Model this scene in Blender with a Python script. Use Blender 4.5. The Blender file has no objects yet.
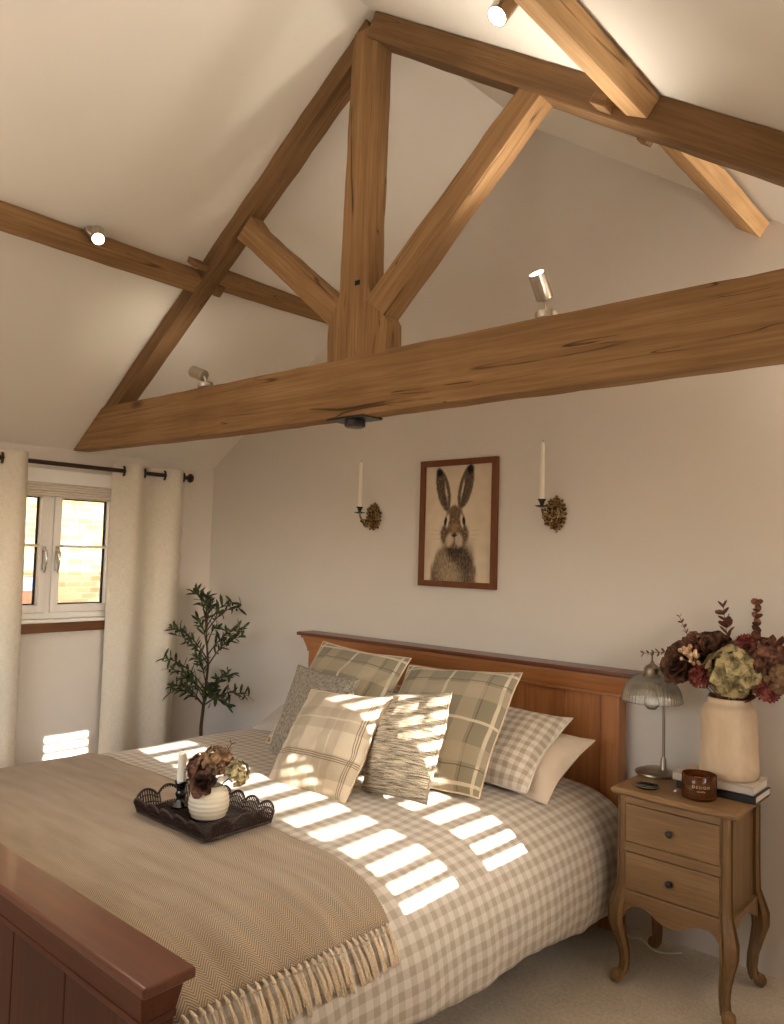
# Vaulted bedroom with an oak truss, seen from beside the right-hand wall.
SKY, SUN, EXPO = 0.42, 6.5, 2.56
CAM = (-0.72312, 0.05653, 0.02840)
FILL_SPOTS = [
    ('unseen steel spotlight added as fill on the tie beam near the right wall', ((-0.12, 2.20, 2.279), (0, 0, 1)), (-0.13, 2.195, 2.392), (-0.25, -0.62, 0.72), 5),
    ('unseen steel spotlight added as fill on the right purlin above the viewer', ((-1.03, 0.55, 2.90), (-0.8, 0, -0.45)), (-1.10, 0.55, 2.85), (-0.75, -0.3, -0.3), 4),
    ('unseen steel spotlight added as fill on the left purlin above the foot of the bed', ((-3.16, 0.5, 2.905), (0.57, 0, -0.5)), (-3.09, 0.5, 2.86), (0.9, -0.4, 0.10), 30),
]
FILL_UPLIGHTS = [
    ('unseen steel uplighter added for fill in the corner right of the bedside table', (0.14, 2.96), 11),
    ('unseen steel uplighter added for fill behind the viewer', (-2.6, -0.85), 9),
]
import bpy, bmesh, math, random
from mathutils import Vector, Matrix, noise, Euler
random.seed(7)
scene = bpy.context.scene
COL = scene.collection
PI = math.pi
V = Vector

# ------------------------------------------------------------------ helpers
def lin(r, g, b):
    def f(c):
        c /= 255.0
        return c / 12.92 if c <= 0.04045 else ((c + 0.055) / 1.055) ** 2.4
    return (f(r), f(g), f(b), 1.0)

def WM(o):
    return (WM(o.parent) @ o.matrix_basis) if o.parent else o.matrix_basis.copy()

def tag(o, label=None, cat=None, group=None, kind=None):
    if label: o['label'] = label
    if cat: o['category'] = cat
    if group: o['group'] = group
    if kind: o['kind'] = kind
    return o

def thing(name, label, cat, loc=(0, 0, 0), group=None, kind=None):
    o = bpy.data.objects.new(name, None)
    o.empty_display_size = 0.05
    COL.objects.link(o)
    o.location = loc
    o.matrix_basis = Matrix.Translation(V(loc))
    return tag(o, label, cat, group, kind)

class G:
    """collects verts / faces / uvs, world coordinates"""
    def __init__(self):
        self.v = []; self.f = []; self.uv = None; self.c = None
    def add(self, verts, faces):
        n = len(self.v)
        self.v += [V(p) for p in verts]
        self.f += [tuple(i + n for i in f) for f in faces]
        return self
    def box(self, lo, hi, M=None):
        (a, b, c), (d, e, f) = lo, hi
        P = [(a, b, c), (d, b, c), (d, e, c), (a, e, c), (a, b, f), (d, b, f), (d, e, f), (a, e, f)]
        if M: P = [M @ V(p) for p in P]
        return self.add(P, [(0, 3, 2, 1), (4, 5, 6, 7), (0, 1, 5, 4), (1, 2, 6, 5), (2, 3, 7, 6), (3, 0, 4, 7)])
    def hexa(self, P):
        return self.add(P, [(0, 3, 2, 1), (4, 5, 6, 7), (0, 1, 5, 4), (1, 2, 6, 5), (2, 3, 7, 6), (3, 0, 4, 7)])
    def grid(self, fn, nu, nv, closeu=False, flip=False):
        P = []
        for j in range(nv + 1):
            for i in range(nu + (0 if closeu else 1)):
                P.append(fn(i / nu, j / nv))
        w = nu if closeu else nu + 1
        F = []
        for j in range(nv):
            for i in range(nu):
                i2 = (i + 1) % w
                q = (j * w + i, j * w + i2, (j + 1) * w + i2, (j + 1) * w + i)
                F.append(q[::-1] if flip else q)
        return self.add(P, F)
    def lathe(self, prof, seg=24, M=None, cap=True, rib=None):
        """prof: list of (r, z)"""
        def fn(u, v):
            k = v * (len(prof) - 1); i = int(round(k))
            r, z = prof[i]
            a = 2 * PI * u
            if rib: r *= 1 + rib[1] * math.cos(rib[0] * a)
            p = V((r * math.cos(a), r * math.sin(a), z))
            return M @ p if M else p
        n0 = len(self.v)
        self.grid(fn, seg, len(prof) - 1, closeu=True)
        if cap:
            if prof[0][0] > 1e-5: self.f.append(tuple(n0 + i for i in range(seg))[::-1])
            k = n0 + seg * (len(prof) - 1)
            if prof[-1][0] > 1e-5: self.f.append(tuple(k + i for i in range(seg)))
        return self
    def tube(self, path, rad, seg=8, cap=True, flat=None):
        path = [V(p) for p in path]
        n = len(path)
        if not hasattr(rad, '__len__'): rad = [rad] * n
        rings = []; up = None
        for i in range(n):
            t = (path[min(i + 1, n - 1)] - path[max(i - 1, 0)]).normalized()
            if up is None:
                up = V((0, 0, 1)) if abs(t.z) < 0.9 else V((0, 1, 0))
            s = t.cross(up)
            if s.length < 1e-6: s = t.orthogonal()
            s.normalize(); up = s.cross(t).normalized()
            rr = rad[i]
            ra, rb = (rr if isinstance(rr, tuple) else (rr, rr))
            rings.append([path[i] + s * (ra * math.cos(2 * PI * k / seg)) + up * (rb * math.sin(2 * PI * k / seg)) for k in range(seg)])
        n0 = len(self.v)
        P = [p for r in rings for p in r]
        F = []
        for i in range(n - 1):
            for k in range(seg):
                k2 = (k + 1) % seg
                F.append((i * seg + k, i * seg + k2, (i + 1) * seg + k2, (i + 1) * seg + k))
        if cap:
            F.append(tuple(range(seg))[::-1]); F.append(tuple((n - 1) * seg + k for k in range(seg)))
        return self.add(P, F)
    def torus(self, c, R, r, M=None, seg=24, s2=8):
        def fn(u, v):
            a, b = 2 * PI * u, 2 * PI * v
            p = V(((R + r * math.cos(b)) * math.cos(a), (R + r * math.cos(b)) * math.sin(a), r * math.sin(b)))
            return V(c) + (M @ p if M else p)
        return self.grid(fn, seg, s2, closeu=True)
    def ball(self, c, r, seg=12, M=None):
        n = seg // 2
        if not hasattr(r, '__len__'): r = (r, r, r)
        def fn(u, v):
            a, b = 2 * PI * u, PI * (v - 0.5)
            p = V((r[0] * math.cos(b) * math.cos(a), r[1] * math.cos(b) * math.sin(a), r[2] * math.sin(b)))
            return V(c) + (M @ p if M else p)
        return self.grid(fn, seg, n, closeu=True)
    def prism_xz(self, pts, y0, y1):
        n = len(pts)
        P = [(x, y0, z) for x, z in pts] + [(x, y1, z) for x, z in pts]
        F = [tuple(range(n)), tuple(range(n, 2 * n))[::-1]] + [(i, i + n, (i + 1) % n + n, (i + 1) % n) for i in range(n)]
        return self.add(P, F)
    def petal(self, M, L, W, cup=0.3, n=4, tip=0.5, curl=0.0):
        """a leaf/petal growing along local +y, facing +z"""
        def fn(u, v):
            s = (u - 0.5) * 2
            prof = math.sin(PI * min(1, v * (1 - tip * 0.5) + 0.06)) ** (0.7) if v < 1 else 0.12
            x = s * W * prof * 0.5
            y = L * v
            z = cup * W * (s * s) * prof * 0.5 + curl * L * v * v
            return M @ V((x, y, z))
        return self.grid(fn, 2, n)

def mk(name, g, mat, parent=None, smooth=False, bevel=0, bseg=2, angle=40, solid=0, M=None, origin=None, uvf=None, label=None, kind=None, colors=None, subsurf=0):
    """link the collected geometry as ONE mesh object; world coordinates are turned local"""
    me = bpy.data.meshes.new(name)
    o = bpy.data.objects.new(name, me)
    COL.objects.link(o)
    if parent is not None: o.parent = parent
    pw = WM(parent) if parent is not None else Matrix()
    if M is not None: o.matrix_basis = pw.inverted() @ M
    elif origin is not None: o.matrix_basis = pw.inverted() @ Matrix.Translation(V(origin))
    inv = WM(o).inverted()
    me.from_pydata([inv @ p for p in g.v], [], g.f)
    me.validate()
    bm = bmesh.new(); bm.from_mesh(me)
    bmesh.ops.recalc_face_normals(bm, faces=bm.faces)
    if bevel:
        es = [e for e in bm.edges if len(e.link_faces) == 2 and e.calc_face_angle(0) > math.radians(35)]
        bmesh.ops.bevel(bm, geom=es, offset=bevel, segments=bseg, profile=0.6, affect='EDGES', clamp_overlap=True)
    if uvf:
        uvl = bm.loops.layers.uv.new('UVMap')
        W = WM(o)
        for f in bm.faces:
            for l in f.loops: l[uvl].uv = uvf(W @ l.vert.co, l.vert.index)
    bm.to_mesh(me); bm.free()
    if g.uv and not uvf:
        uvl = me.uv_layers.new(name='UVMap')
        for l in me.loops: uvl.data[l.index].uv = g.uv[l.vertex_index]
    if colors:
        at = me.color_attributes.new('Col', 'FLOAT_COLOR', 'POINT')
        for i, c in enumerate(colors): at.data[i].color = c
    if smooth:
        me.polygons.foreach_set('use_smooth', [True] * len(me.polygons))
        if angle < 180: me.set_sharp_from_angle(angle=math.radians(angle))
    if mat: me.materials.append(mat)
    if solid:
        m = o.modifiers.new('thickness', 'SOLIDIFY'); m.thickness = solid; m.offset = 0
    if subsurf:
        m = o.modifiers.new('sub', 'SUBSURF'); m.levels = subsurf; m.render_levels = subsurf
    if label: o['label'] = label
    if kind: o['kind'] = kind
    return o

def frame(p, xd, up=(0, 0, 1)):
    x = V(xd).normalized(); z = V(up) - x * V(up).dot(x)
    if z.length < 1e-4: z = x.orthogonal()
    z.normalize(); y = z.cross(x)
    m = Matrix((x, y, z)).transposed().to_4x4(); m.translation = V(p)
    return m

def aim(p, d, roll=0):
    """matrix whose local z points along d"""
    q = V(d).normalized().to_track_quat('Z', 'Y')
    return Matrix.Translation(V(p)) @ q.to_matrix().to_4x4() @ Matrix.Rotation(roll, 4, 'Z')

def member(name, stations, mat, parent=None, n=26, jit=0.003, ch=0.009, seed=0, label=None):
    ch *= 0.55; jit *= 0.7
    """hewn timber: loft of four-cornered stations with worn arrises"""
    st = [[V(p) for p in s] for s in stations]
    cs = [sum(s, V()) / 4 for s in st]
    L = [0]
    for a, b in zip(cs, cs[1:]): L.append(L[-1] + (b - a).length)
    rings = []
    for i in range(n + 1):
        d = L[-1] * i / n
        k = 0
        while k < len(L) - 2 and d > L[k + 1]: k += 1
        t = (d - L[k]) / max(1e-9, L[k + 1] - L[k])
        q = [a.lerp(b, t) for a, b in zip(st[k], st[k + 1])]
        ring = []
        for c in range(4):
            p, a, b = q[c], q[c - 1], q[(c + 1) % 4]
            cc = ch * (0.6 + 0.9 * abs(noise.noise(V((d * 5 + seed * 9, c * 3.3, 1.7)))))
            p1 = p + (a - p).normalized() * cc; p2 = p + (b - p).normalized() * cc
            pm = (p1 + p2) * 0.5 * 0.55 + p * 0.45
            ring += [p1, pm, p2]
        m = sum(ring, V()) / 12
        for r in ring:
            w = noise.noise(r * 7 + V((seed, 3, 1))) * jit + noise.noise(r * 23 + V((seed, 9, 4))) * jit * 0.4
            r += (r - m).normalized() * w
        rings.append(ring)
    g = G()
    P = [p for r in rings for p in r]
    F = []
    for i in range(n):
        for k in range(12):
            k2 = (k + 1) % 12
            F.append((i * 12 + k, i * 12 + k2, (i + 1) * 12 + k2, (i + 1) * 12 + k))
    F += [tuple(range(12))[::-1], tuple(n * 12 + k for k in range(12))]
    g.add(P, F)
    return mk(name, g, mat, parent, smooth=True, angle=28, M=frame(cs[0], cs[-1] - cs[0]), label=label)

# ------------------------------------------------------------------ material nodes
class N:
    def __init__(s, name, rough=0.6, spec=0.3, metal=0.0, color=None):
        s.m = bpy.data.materials.new(name); s.m.use_nodes = True
        s.t = s.m.node_tree; s.n = s.t.nodes
        s.b = s.n['Principled BSDF']; s.out = s.n['Material Output']
        s.b.inputs['Roughness'].default_value = rough
        s.b.inputs['Specular IOR Level'].default_value = spec
        s.b.inputs['Metallic'].default_value = metal
        if color: s.b.inputs['Base Color'].default_value = color
    def put(s, sock, v):
        if hasattr(v, 'is_output'): s.t.links.new(v, sock)
        elif v is not None:
            try: sock.default_value = v
            except Exception: sock.default_value = (*v, 1.0)
    def node(s, typ, props=None, **ins):
        nd = s.n.new(typ)
        for k, v in (props or {}).items(): setattr(nd, k, v)
        for k, v in ins.items():
            k = k.replace('_', ' ')
            s.put(nd.inputs[int(k[1:])] if (k[0] == 'i' and k[1:].isdigit()) else nd.inputs[k], v)
        return nd
    def math(s, op, a, b=0.0, c=0.0):
        nd = s.n.new('ShaderNodeMath'); nd.operation = op
        s.put(nd.inputs[0], a); s.put(nd.inputs[1], b); s.put(nd.inputs[2], c)
        return nd.outputs[0]
    def mix(s, f, a, b, blend='MIX'):
        nd = s.n.new('ShaderNodeMix'); nd.data_type = 'RGBA'; nd.blend_type = blend
        s.put(nd.inputs[0], f); s.put(nd.inputs[6], a); s.put(nd.inputs[7], b)
        return nd.outputs[2]
    def coord(s, which='Object', scale=(1, 1, 1), rot=(0, 0, 0)):
        tc = s.n.new('ShaderNodeTexCoord')
        mp = s.n.new('ShaderNodeMapping')
        mp.inputs['Scale'].default_value = scale; mp.inputs['Rotation'].default_value = rot
        s.t.links.new(tc.outputs[which], mp.inputs['Vector'])
        return mp.outputs[0]
    def noise(s, vec, scale=5, detail=4, rough=0.55, dist=0.0):
        nd = s.node('ShaderNodeTexNoise', None, Vector=vec, Scale=scale, Detail=detail, Roughness=rough, Distortion=dist)
        return nd.outputs['Fac']
    def ramp(s, f, stops):
        nd = s.n.new('ShaderNodeValToRGB'); e = nd.color_ramp.elements
        while len(e) < len(stops): e.new(0.5)
        for i, (p, c) in enumerate(stops):
            e[i].position = p; e[i].color = c if len(c) == 4 else (*c, 1)
        s.put(nd.inputs[0], f)
        return nd.outputs[0]
    def xyz(s, vec):
        nd = s.n.new('ShaderNodeSeparateXYZ'); s.put(nd.inputs[0], vec); return nd.outputs
    def bump(s, h, strength=0.3, dist=0.005):
        nd = s.node('ShaderNodeBump', None, Height=h, Strength=strength, Distance=dist)
        s.t.links.new(nd.outputs[0], s.b.inputs['Normal'])
    def base(s, c): s.put(s.b.inputs['Base Color'], c); return s
    def rough(s, c): s.put(s.b.inputs['Roughness'], c); return s

def plain(name, c, rough=0.6, spec=0.3, metal=0.0, var=0.06, nscale=30, bump=0.0):
    n = N(name, rough, spec, metal)
    f = n.noise(n.coord('Object'), nscale, 4)
    d = tuple(x * (1 - var) for x in c[:3]) + (1,); l = tuple(min(1, x * (1 + var)) for x in c[:3]) + (1,)
    n.base(n.ramp(f, [(0.3, d), (0.7, l)]))
    if bump: n.bump(f, bump, 0.003)
    return n.m

def wood(name, dark, mid, light, rough=0.6, spec=0.3, sx=1.2, sy=16, crack=0.0, bump=0.25, coat=0.0, axis=0, knots=True):
    n = N(name, rough, spec)
    sc = [sy, sy, sy]; sc[axis] = sx
    v = n.coord('Object', tuple(sc))
    sc2 = [sy * 5.5, sy * 5.5, sy * 5.5]; sc2[axis] = sx * 3
    v2 = n.coord('Object', tuple(sc2))
    f1 = n.noise(v, 1.0, 5, 0.6, 0.5)
    f2 = n.noise(v2, 1.0, 4, 0.65, 0.2)
    f3 = n.noise(n.coord('Object', (2.2, 2.2, 2.2)), 1.0, 3, 0.5)
    f = n.math('ADD', n.math('MULTIPLY', f1, 0.34), n.math('MULTIPLY', f2, 0.42))
    f = n.math('ADD', f, n.math('MULTIPLY', f3, 0.24))
    c = n.ramp(f, [(0.30, dark), (0.5, mid), (0.70, light)])
    h = f
    if knots:
        ks = [5.2, 5.2, 5.2]; ks[axis] = 2.0
        vo = n.node('ShaderNodeTexVoronoi', None, Vector=n.coord('Object', tuple(ks)), Scale=1.0, Randomness=1.0)
        kd = n.math('ADD', vo.outputs['Distance'], n.math('MULTIPLY', n.noise(v, 1.5, 3), 0.10))
        kf = n.ramp(kd, [(0.10, (1, 1, 1)), (0.20, (0, 0, 0))])
        c = n.mix(n.math('MULTIPLY', kf, 0.8), c, tuple(x * 0.4 for x in dark[:3]) + (1,))
    if crack:
        for k, (cy_, cx_, lo, off) in enumerate(((8.0, 0.28, 0.0016, 3.1), (15.0, 0.6, 0.0018, 8.7))):
            cs = [cy_, cy_, cy_]; cs[axis] = cx_
            cv = n.noise(n.coord('Object', tuple(cs)), 1.0, 2, 0.4, 0.15)
            d = n.math('ABSOLUTE', n.math('SUBTRACT', cv, 0.5 + 0.03 * k))
            gate = n.ramp(n.noise(n.coord('Object', (1.6 + k, 1.6 + k, 1.6 + k)), 1.6, 2), [(0.48, (0, 0, 0)), (0.54, (1, 1, 1))])
            cf = n.math('MULTIPLY', n.ramp(d, [(lo * (0.9 - 0.2 * k), (1, 1, 1)), (lo * (2.6 - 0.8 * k), (0, 0, 0))]), gate)
            c = n.mix(n.math('MULTIPLY', cf, crack), c, tuple(x * 0.2 for x in dark[:3]) + (1,))
            h = n.math('SUBTRACT', h, n.math('MULTIPLY', cf, 0.5))
    n.base(c); n.bump(h, bump, 0.004)
    if coat:
        n.b.inputs['Coat Weight'].default_value = coat; n.b.inputs['Coat Roughness'].default_value = 0.12
    return n.m

# ------------------------------------------------------------------ materials
oak = wood('oak', lin(104, 78, 52), lin(142, 108, 72), lin(172, 136, 96), rough=0.72, spec=0.2, sx=0.9, sy=17, crack=0.9, bump=0.5)
oak_dark = wood('oak_dark', lin(84, 62, 41), lin(118, 88, 58), lin(146, 113, 78), rough=0.72, spec=0.2, sx=0.9, sy=17, crack=0.9, bump=0.5)
oak_pale = wood('oak_pale', lin(146, 112, 74), lin(184, 146, 102), lin(208, 172, 128), rough=0.75, spec=0.2, sx=0.9, sy=17, crack=0.8, bump=0.5)
pine = wood('pine', lin(124, 74, 40), lin(157, 101, 59), lin(180, 122, 74), rough=0.42, spec=0.4, sx=1.4, sy=22, axis=2, bump=0.12, knots=False)
pine_x = wood('pine_cross', lin(124, 74, 40), lin(157, 101, 59), lin(180, 122, 74), rough=0.42, spec=0.4, sx=1.4, sy=22, axis=0, bump=0.12, knots=False)
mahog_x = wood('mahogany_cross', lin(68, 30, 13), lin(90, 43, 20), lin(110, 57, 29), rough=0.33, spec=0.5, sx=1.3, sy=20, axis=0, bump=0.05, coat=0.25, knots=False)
foot_shade_x = wood('footboard_rail_shade', lin(62, 29, 14), lin(82, 40, 20), lin(100, 52, 27), rough=0.5, spec=0.25, sx=1.3, sy=20, axis=0, bump=0.1, knots=False)  # footboard frame wood, darkened to carry the shade on its front
foot_shade_z = wood('footboard_shade', lin(54, 26, 12), lin(70, 34, 17), lin(86, 44, 23), rough=0.5, spec=0.25, sx=1.3, sy=20, axis=2, bump=0.1, coat=0.0, knots=False)  # shade of the footboard front put into the plank and post colour
stand_x = wood('walnut_stain_cross', lin(102, 76, 47), lin(132, 100, 64), lin(156, 121, 80), rough=0.5, spec=0.35, sx=2.0, sy=26, axis=0, bump=0.12, knots=False)
stand_z = wood('walnut_stain', lin(99, 74, 46), lin(128, 97, 62), lin(150, 117, 78), rough=0.5, spec=0.35, sx=2.0, sy=26, axis=2, bump=0.12, knots=False)
sill_w = wood('sill_oak', lin(70, 42, 22), lin(100, 62, 34), lin(120, 78, 46), rough=0.5, axis=1, bump=0.15)
frame_w = wood('frame_oak', lin(84, 46, 24), lin(108, 62, 34), lin(122, 74, 42), rough=0.5, sx=2, sy=40, axis=2, bump=0.05, knots=False)
frame_wx = wood('frame_oak_cross', lin(84, 46, 24), lin(108, 62, 34), lin(122, 74, 42), rough=0.5, sx=2, sy=40, axis=0, bump=0.05, knots=False)

wall_m = plain('wall_paint', lin(211, 202, 192), rough=0.9, spec=0.1, var=0.012, nscale=3)
ceil_m = plain('ceiling_paint', lin(231, 224, 213), rough=0.9, spec=0.1, var=0.01, nscale=3)
white_pvc = plain('white_upvc', lin(226, 222, 216), rough=0.35, spec=0.4, var=0.01)
blind_m = plain('blind_fabric', lin(205, 194, 180), rough=0.8, var=0.03, nscale=80)
black_metal = plain('black_metal', lin(30, 26, 24), rough=0.4, spec=0.5, var=0.1)
iron = plain('bronze_iron', lin(52, 38, 30), rough=0.45, spec=0.5, metal=0.4, var=0.1)
steel = N('brushed_steel', 0.28, 0.5, 1.0, lin(196, 186, 172)).m
steel_dk = N('satin_nickel', 0.3, 0.5, 1.0, lin(150, 138, 122)).m
chrome = N('chrome', 0.12, 0.5, 1.0, lin(225, 222, 218)).m
nb = N('antique_brass', 0.38, 0.5, 0.85); fb_ = nb.noise(nb.coord('Object'), 110, 3)
nb.base(nb.ramp(fb_, [(0.42, lin(34, 26, 18)), (0.58, lin(168, 136, 92))])); brass = nb.m
wax = N('candle_wax', 0.5, 0.3, 0.0, lin(236, 226, 208)); wax.b.inputs['Subsurface Weight'].default_value = 0.15
wax.b.inputs['Subsurface Radius'].default_value = (0.01, 0.006, 0.004); wax = wax.m
wick_m = plain('wick', lin(50, 42, 36), rough=0.9)
rubber = plain('dark_slot', lin(16, 14, 13), rough=0.8)

def thin_glass(name, tint=(1, 1, 1, 1), gloss=0.1, milk=0.0, mcol=(0.9, 0.9, 0.85, 1), rough=0.03):
    n = N(name)
    t = n.node('ShaderNodeBsdfTransparent', None, Color=tint)
    gl = n.node('ShaderNodeBsdfGlossy', None, Roughness=rough)
    fr = n.node('ShaderNodeFresnel', None, IOR=1.45)
    f = n.math('MINIMUM', n.math('ADD', n.math('MULTIPLY', fr.outputs[0], 0.8), gloss), 1.0)
    mx = n.n.new('ShaderNodeMixShader'); n.put(mx.inputs[0], f)
    n.t.links.new(t.outputs[0], mx.inputs[1]); n.t.links.new(gl.outputs[0], mx.inputs[2])
    last = mx
    if milk:
        d = n.node('ShaderNodeBsdfDiffuse', None, Color=mcol)
        m2 = n.n.new('ShaderNodeMixShader'); m2.inputs[0].default_value = milk
        n.t.links.new(mx.outputs[0], m2.inputs[1]); n.t.links.new(d.outputs[0], m2.inputs[2]); last = m2
    n.t.links.new(last.outputs[0], n.out.inputs['Surface'])
    return n.m
pane_glass = thin_glass('window_glass', gloss=0.02)
shade_glass = thin_glass('ribbed_glass', tint=(0.90, 0.88, 0.83, 1), gloss=0.05, milk=0.09, mcol=(0.62, 0.58, 0.5, 1), rough=0.1)
amber_glass = thin_glass('amber_glass', tint=(0.55, 0.2, 0.06, 1), gloss=0.03, milk=0.55, mcol=(0.14, 0.05, 0.016, 1))
dark_glass = thin_glass('smoked_glass', tint=(0.12, 0.11, 0.1, 1), gloss=0.12, milk=0.2, mcol=(0.01, 0.01, 0.01, 1))

def emit(name, c, s):
    n = N(name); e = n.node('ShaderNodeEmission', None, Color=c, Strength=s)
    n.t.links.new(e.outputs[0], n.out.inputs['Surface']); return n.m
lamp_face = emit('lit_lamp', (1.0, 0.86, 0.62, 1), 9.0)

def cloth(name, rough=0.95):
    n = N(name, rough, 0.1); n.b.inputs['Sheen Weight'].default_value = 0.15
    return n

# carpet
n = cloth('carpet_pile'); v = n.coord('Object')
f1 = n.noise(v, 260, 3); f2 = n.noise(v, 3.0, 3); f3 = n.noise(v, 70, 2)
f = n.math('ADD', n.math('ADD', n.math('MULTIPLY', f1, 0.5), n.math('MULTIPLY', f2, 0.3)), n.math('MULTIPLY', f3, 0.25))
n.base(n.ramp(f, [(0.36, lin(160, 146, 128)), (0.52, lin(200, 186, 166)), (0.68, lin(224, 212, 194))])); n.bump(f, 0.8, 0.008)
carpet = n.m

# woven linen for the curtains (lets light through)
def linen(name, base, thr=0.35):
    n = cloth(name); v = n.coord('UV')
    wx = n.noise(n.coord('UV', (420, 26, 1)), 1.0, 3); wy = n.noise(n.coord('UV', (26, 420, 1)), 1.0, 3)
    f = n.math('ADD', n.math('MULTIPLY', wx, 0.5), n.math('MULTIPLY', wy, 0.5))
    d = tuple(x * 0.86 for x in base[:3]) + (1,); l = tuple(min(1, x * 1.08) for x in base[:3]) + (1,)
    c = n.ramp(f, [(0.38, d), (0.62, l)])
    n.base(c); n.bump(f, 0.4, 0.002)
    tr = n.node('ShaderNodeBsdfTranslucent', None, Color=c)
    mx = n.n.new('ShaderNodeMixShader'); mx.inputs[0].default_value = thr
    n.t.links.new(n.b.outputs[0], mx.inputs[1]); n.t.links.new(tr.outputs[0], mx.inputs[2])
    n.t.links.new(mx.outputs[0], n.out.inputs['Surface'])
    return n.m
curtain_m = linen('curtain_linen', lin(234, 225, 209), 0.3)

def gingham(name, period, a, b, c3):
    n = cloth(name); x, y, z = n.xyz(n.coord('UV', (1 / period, 1 / period, 1)))
    def st(s):
        fr = n.math('FRACT', s)
        d = n.math('ABSOLUTE', n.math('SUBTRACT', fr, 0.5))
        return n.ramp(d, [(0.235, (1, 1, 1)), (0.265, (0, 0, 0))])
    sx, sy = st(x), st(y)
    s = n.math('MULTIPLY', n.math('ADD', sx, sy), 0.5)
    fine = n.noise(n.coord('UV', (300, 300, 1)), 1.0, 2)
    c = n.ramp(s, [(0.0, a), (0.5, b), (1.0, c3)])
    c = n.mix(0.12, c, n.ramp(fine, [(0.3, (0.25, 0.2, 0.15)), (0.7, (1, 1, 1))]), 'MULTIPLY')
    n.base(c); n.bump(n.noise(n.coord('UV', (7, 7, 1)), 1.0, 3), 0.25, 0.01)
    return n.m
duvet_m = gingham('gingham_cotton', 0.046, lin(197, 188, 175), lin(181, 170, 155), lin(163, 150, 132))
sham_m = gingham('gingham_pillowcase', 0.040, lin(212, 202, 188), lin(192, 179, 161), lin(168, 152, 131))
plain_case = plain('plain_pillowcase', lin(200, 182, 160), rough=0.95, spec=0.1, var=0.03, nscale=8)
grey_case = plain('grey_pillowcase', lin(176, 168, 160), rough=0.95, spec=0.1, var=0.03, nscale=8)

# herringbone throw
n = cloth('herringbone_wool'); x, y, z = n.xyz(n.coord('UV'))
wd = 0.0225
tri = n.math('ABSOLUTE', n.math('SUBTRACT', n.math('FRACT', n.math('DIVIDE', y, 2 * wd)), 0.5))
ph = n.math('FRACT', n.math('DIVIDE', n.math('ADD', x, n.math('MULTIPLY', tri, 2 * wd * 1.1)), 0.0076))
s = n.ramp(n.math('ABSOLUTE', n.math('SUBTRACT', ph, 0.5)), [(0.2, (1, 1, 1)), (0.3, (0, 0, 0))])
jit = n.noise(n.coord('UV', (900, 900, 1)), 1.0, 2)
c = n.mix(n.math('MULTIPLY', s, 0.68), lin(186, 165, 138), lin(98, 80, 62))
band = n.noise(n.coord('UV', (3, 22, 1)), 1.0, 3)
c = n.mix(0.42, c, n.ramp(band, [(0.35, (0.55, 0.5, 0.44)), (0.65, (1, 1, 1))]), 'MULTIPLY')
c = n.mix(0.25, c, n.ramp(jit, [(0.3, (0.4, 0.35, 0.3)), (0.7, (1, 1, 1))]), 'MULTIPLY')
n.base(c); n.bump(n.math('ADD', s, jit), 0.4, 0.003)
throw_m = n.m
fringe_m = plain('fringe_wool', lin(206, 186, 158), rough=0.95, spec=0.1, var=0.15, nscale=200)

def plaid(name, base, bands, weave=0.12):
    n = cloth(name); x, y, z = n.xyz(n.coord('UV'))
    c = base
    for ax, ctr, hw, col, al in bands:
        d = n.math('ABSOLUTE', n.math('SUBTRACT', x if ax == 'u' else y, ctr))
        m = n.math('MULTIPLY', n.math('LESS_THAN', d, hw), al)
        c = n.mix(m, c, col)
    fine = n.noise(n.coord('UV', (420, 420, 1)), 1.0, 2)
    c = n.mix(weave * 2, c, n.ramp(fine, [(0.3, (0.45, 0.42, 0.38)), (0.7, (1, 1, 1))]), 'MULTIPLY')
    n.base(c); n.bump(fine, 0.3, 0.002)
    return n.m
CR, OL, PK = lin(206, 192, 168), lin(134, 126, 106), lin(174, 158, 134)
BR = lin(104, 84, 64)
big = []
for a in ('u', 'v'):
    big += [(a, -0.135, 0.034, PK, 0.5), (a, 0.135, 0.034, PK, 0.5), (a, 0.0, 0.006, CR, 0.85), (a, -0.245, 0.006, CR, 0.8), (a, 0.245, 0.006, CR, 0.8),
            (a, -0.183, 0.0022, BR, 0.8), (a, 0.183, 0.0022, BR, 0.8)]
plaid_big = plaid('olive_plaid', OL, big)
chk = []
for a in ('u', 'v'):
    chk += [(a, -0.11, 0.045, lin(160, 145, 124), 0.5), (a, 0.07, 0.045, lin(160, 145, 124), 0.5), (a, 0.07, 0.004, CR, 0.6)]
chk += [('v', -0.072, 0.0016, BR, 0.8), ('v', -0.080, 0.0016, BR, 0.8), ('v', -0.088, 0.0016, BR, 0.8),
        ('u', 0.181, 0.0016, BR, 0.8), ('u', 0.189, 0.0016, BR, 0.8), ('u', 0.197, 0.0016, BR, 0.8)]
plaid_lt = plaid('cream_check', lin(200, 184, 160), chk)

def tweed(name, dk, lt, sx, sy):
    n = cloth(name)
    f1 = n.noise(n.coord('UV', (sx, sy, 1)), 1.0, 4, 0.7, 0.4); f2 = n.noise(n.coord('UV', (330, 330, 1)), 1.0, 2)
    f = n.math('ADD', n.math('MULTIPLY', f1, 0.72), n.math('MULTIPLY', f2, 0.36))
    n.base(n.ramp(f, [(0.43, dk), (0.53, tuple((a + b) / 2 for a, b in zip(dk, lt))), (0.62, lt)])); n.bump(f, 1.0, 0.006)
    return n.m
tweed_m = tweed('slub_tweed', lin(74, 57, 40), lin(224, 208, 180), 10, 170)
boucle_m = tweed('grey_boucle', lin(96, 86, 74), lin(164, 154, 138), 90, 70)

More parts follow.
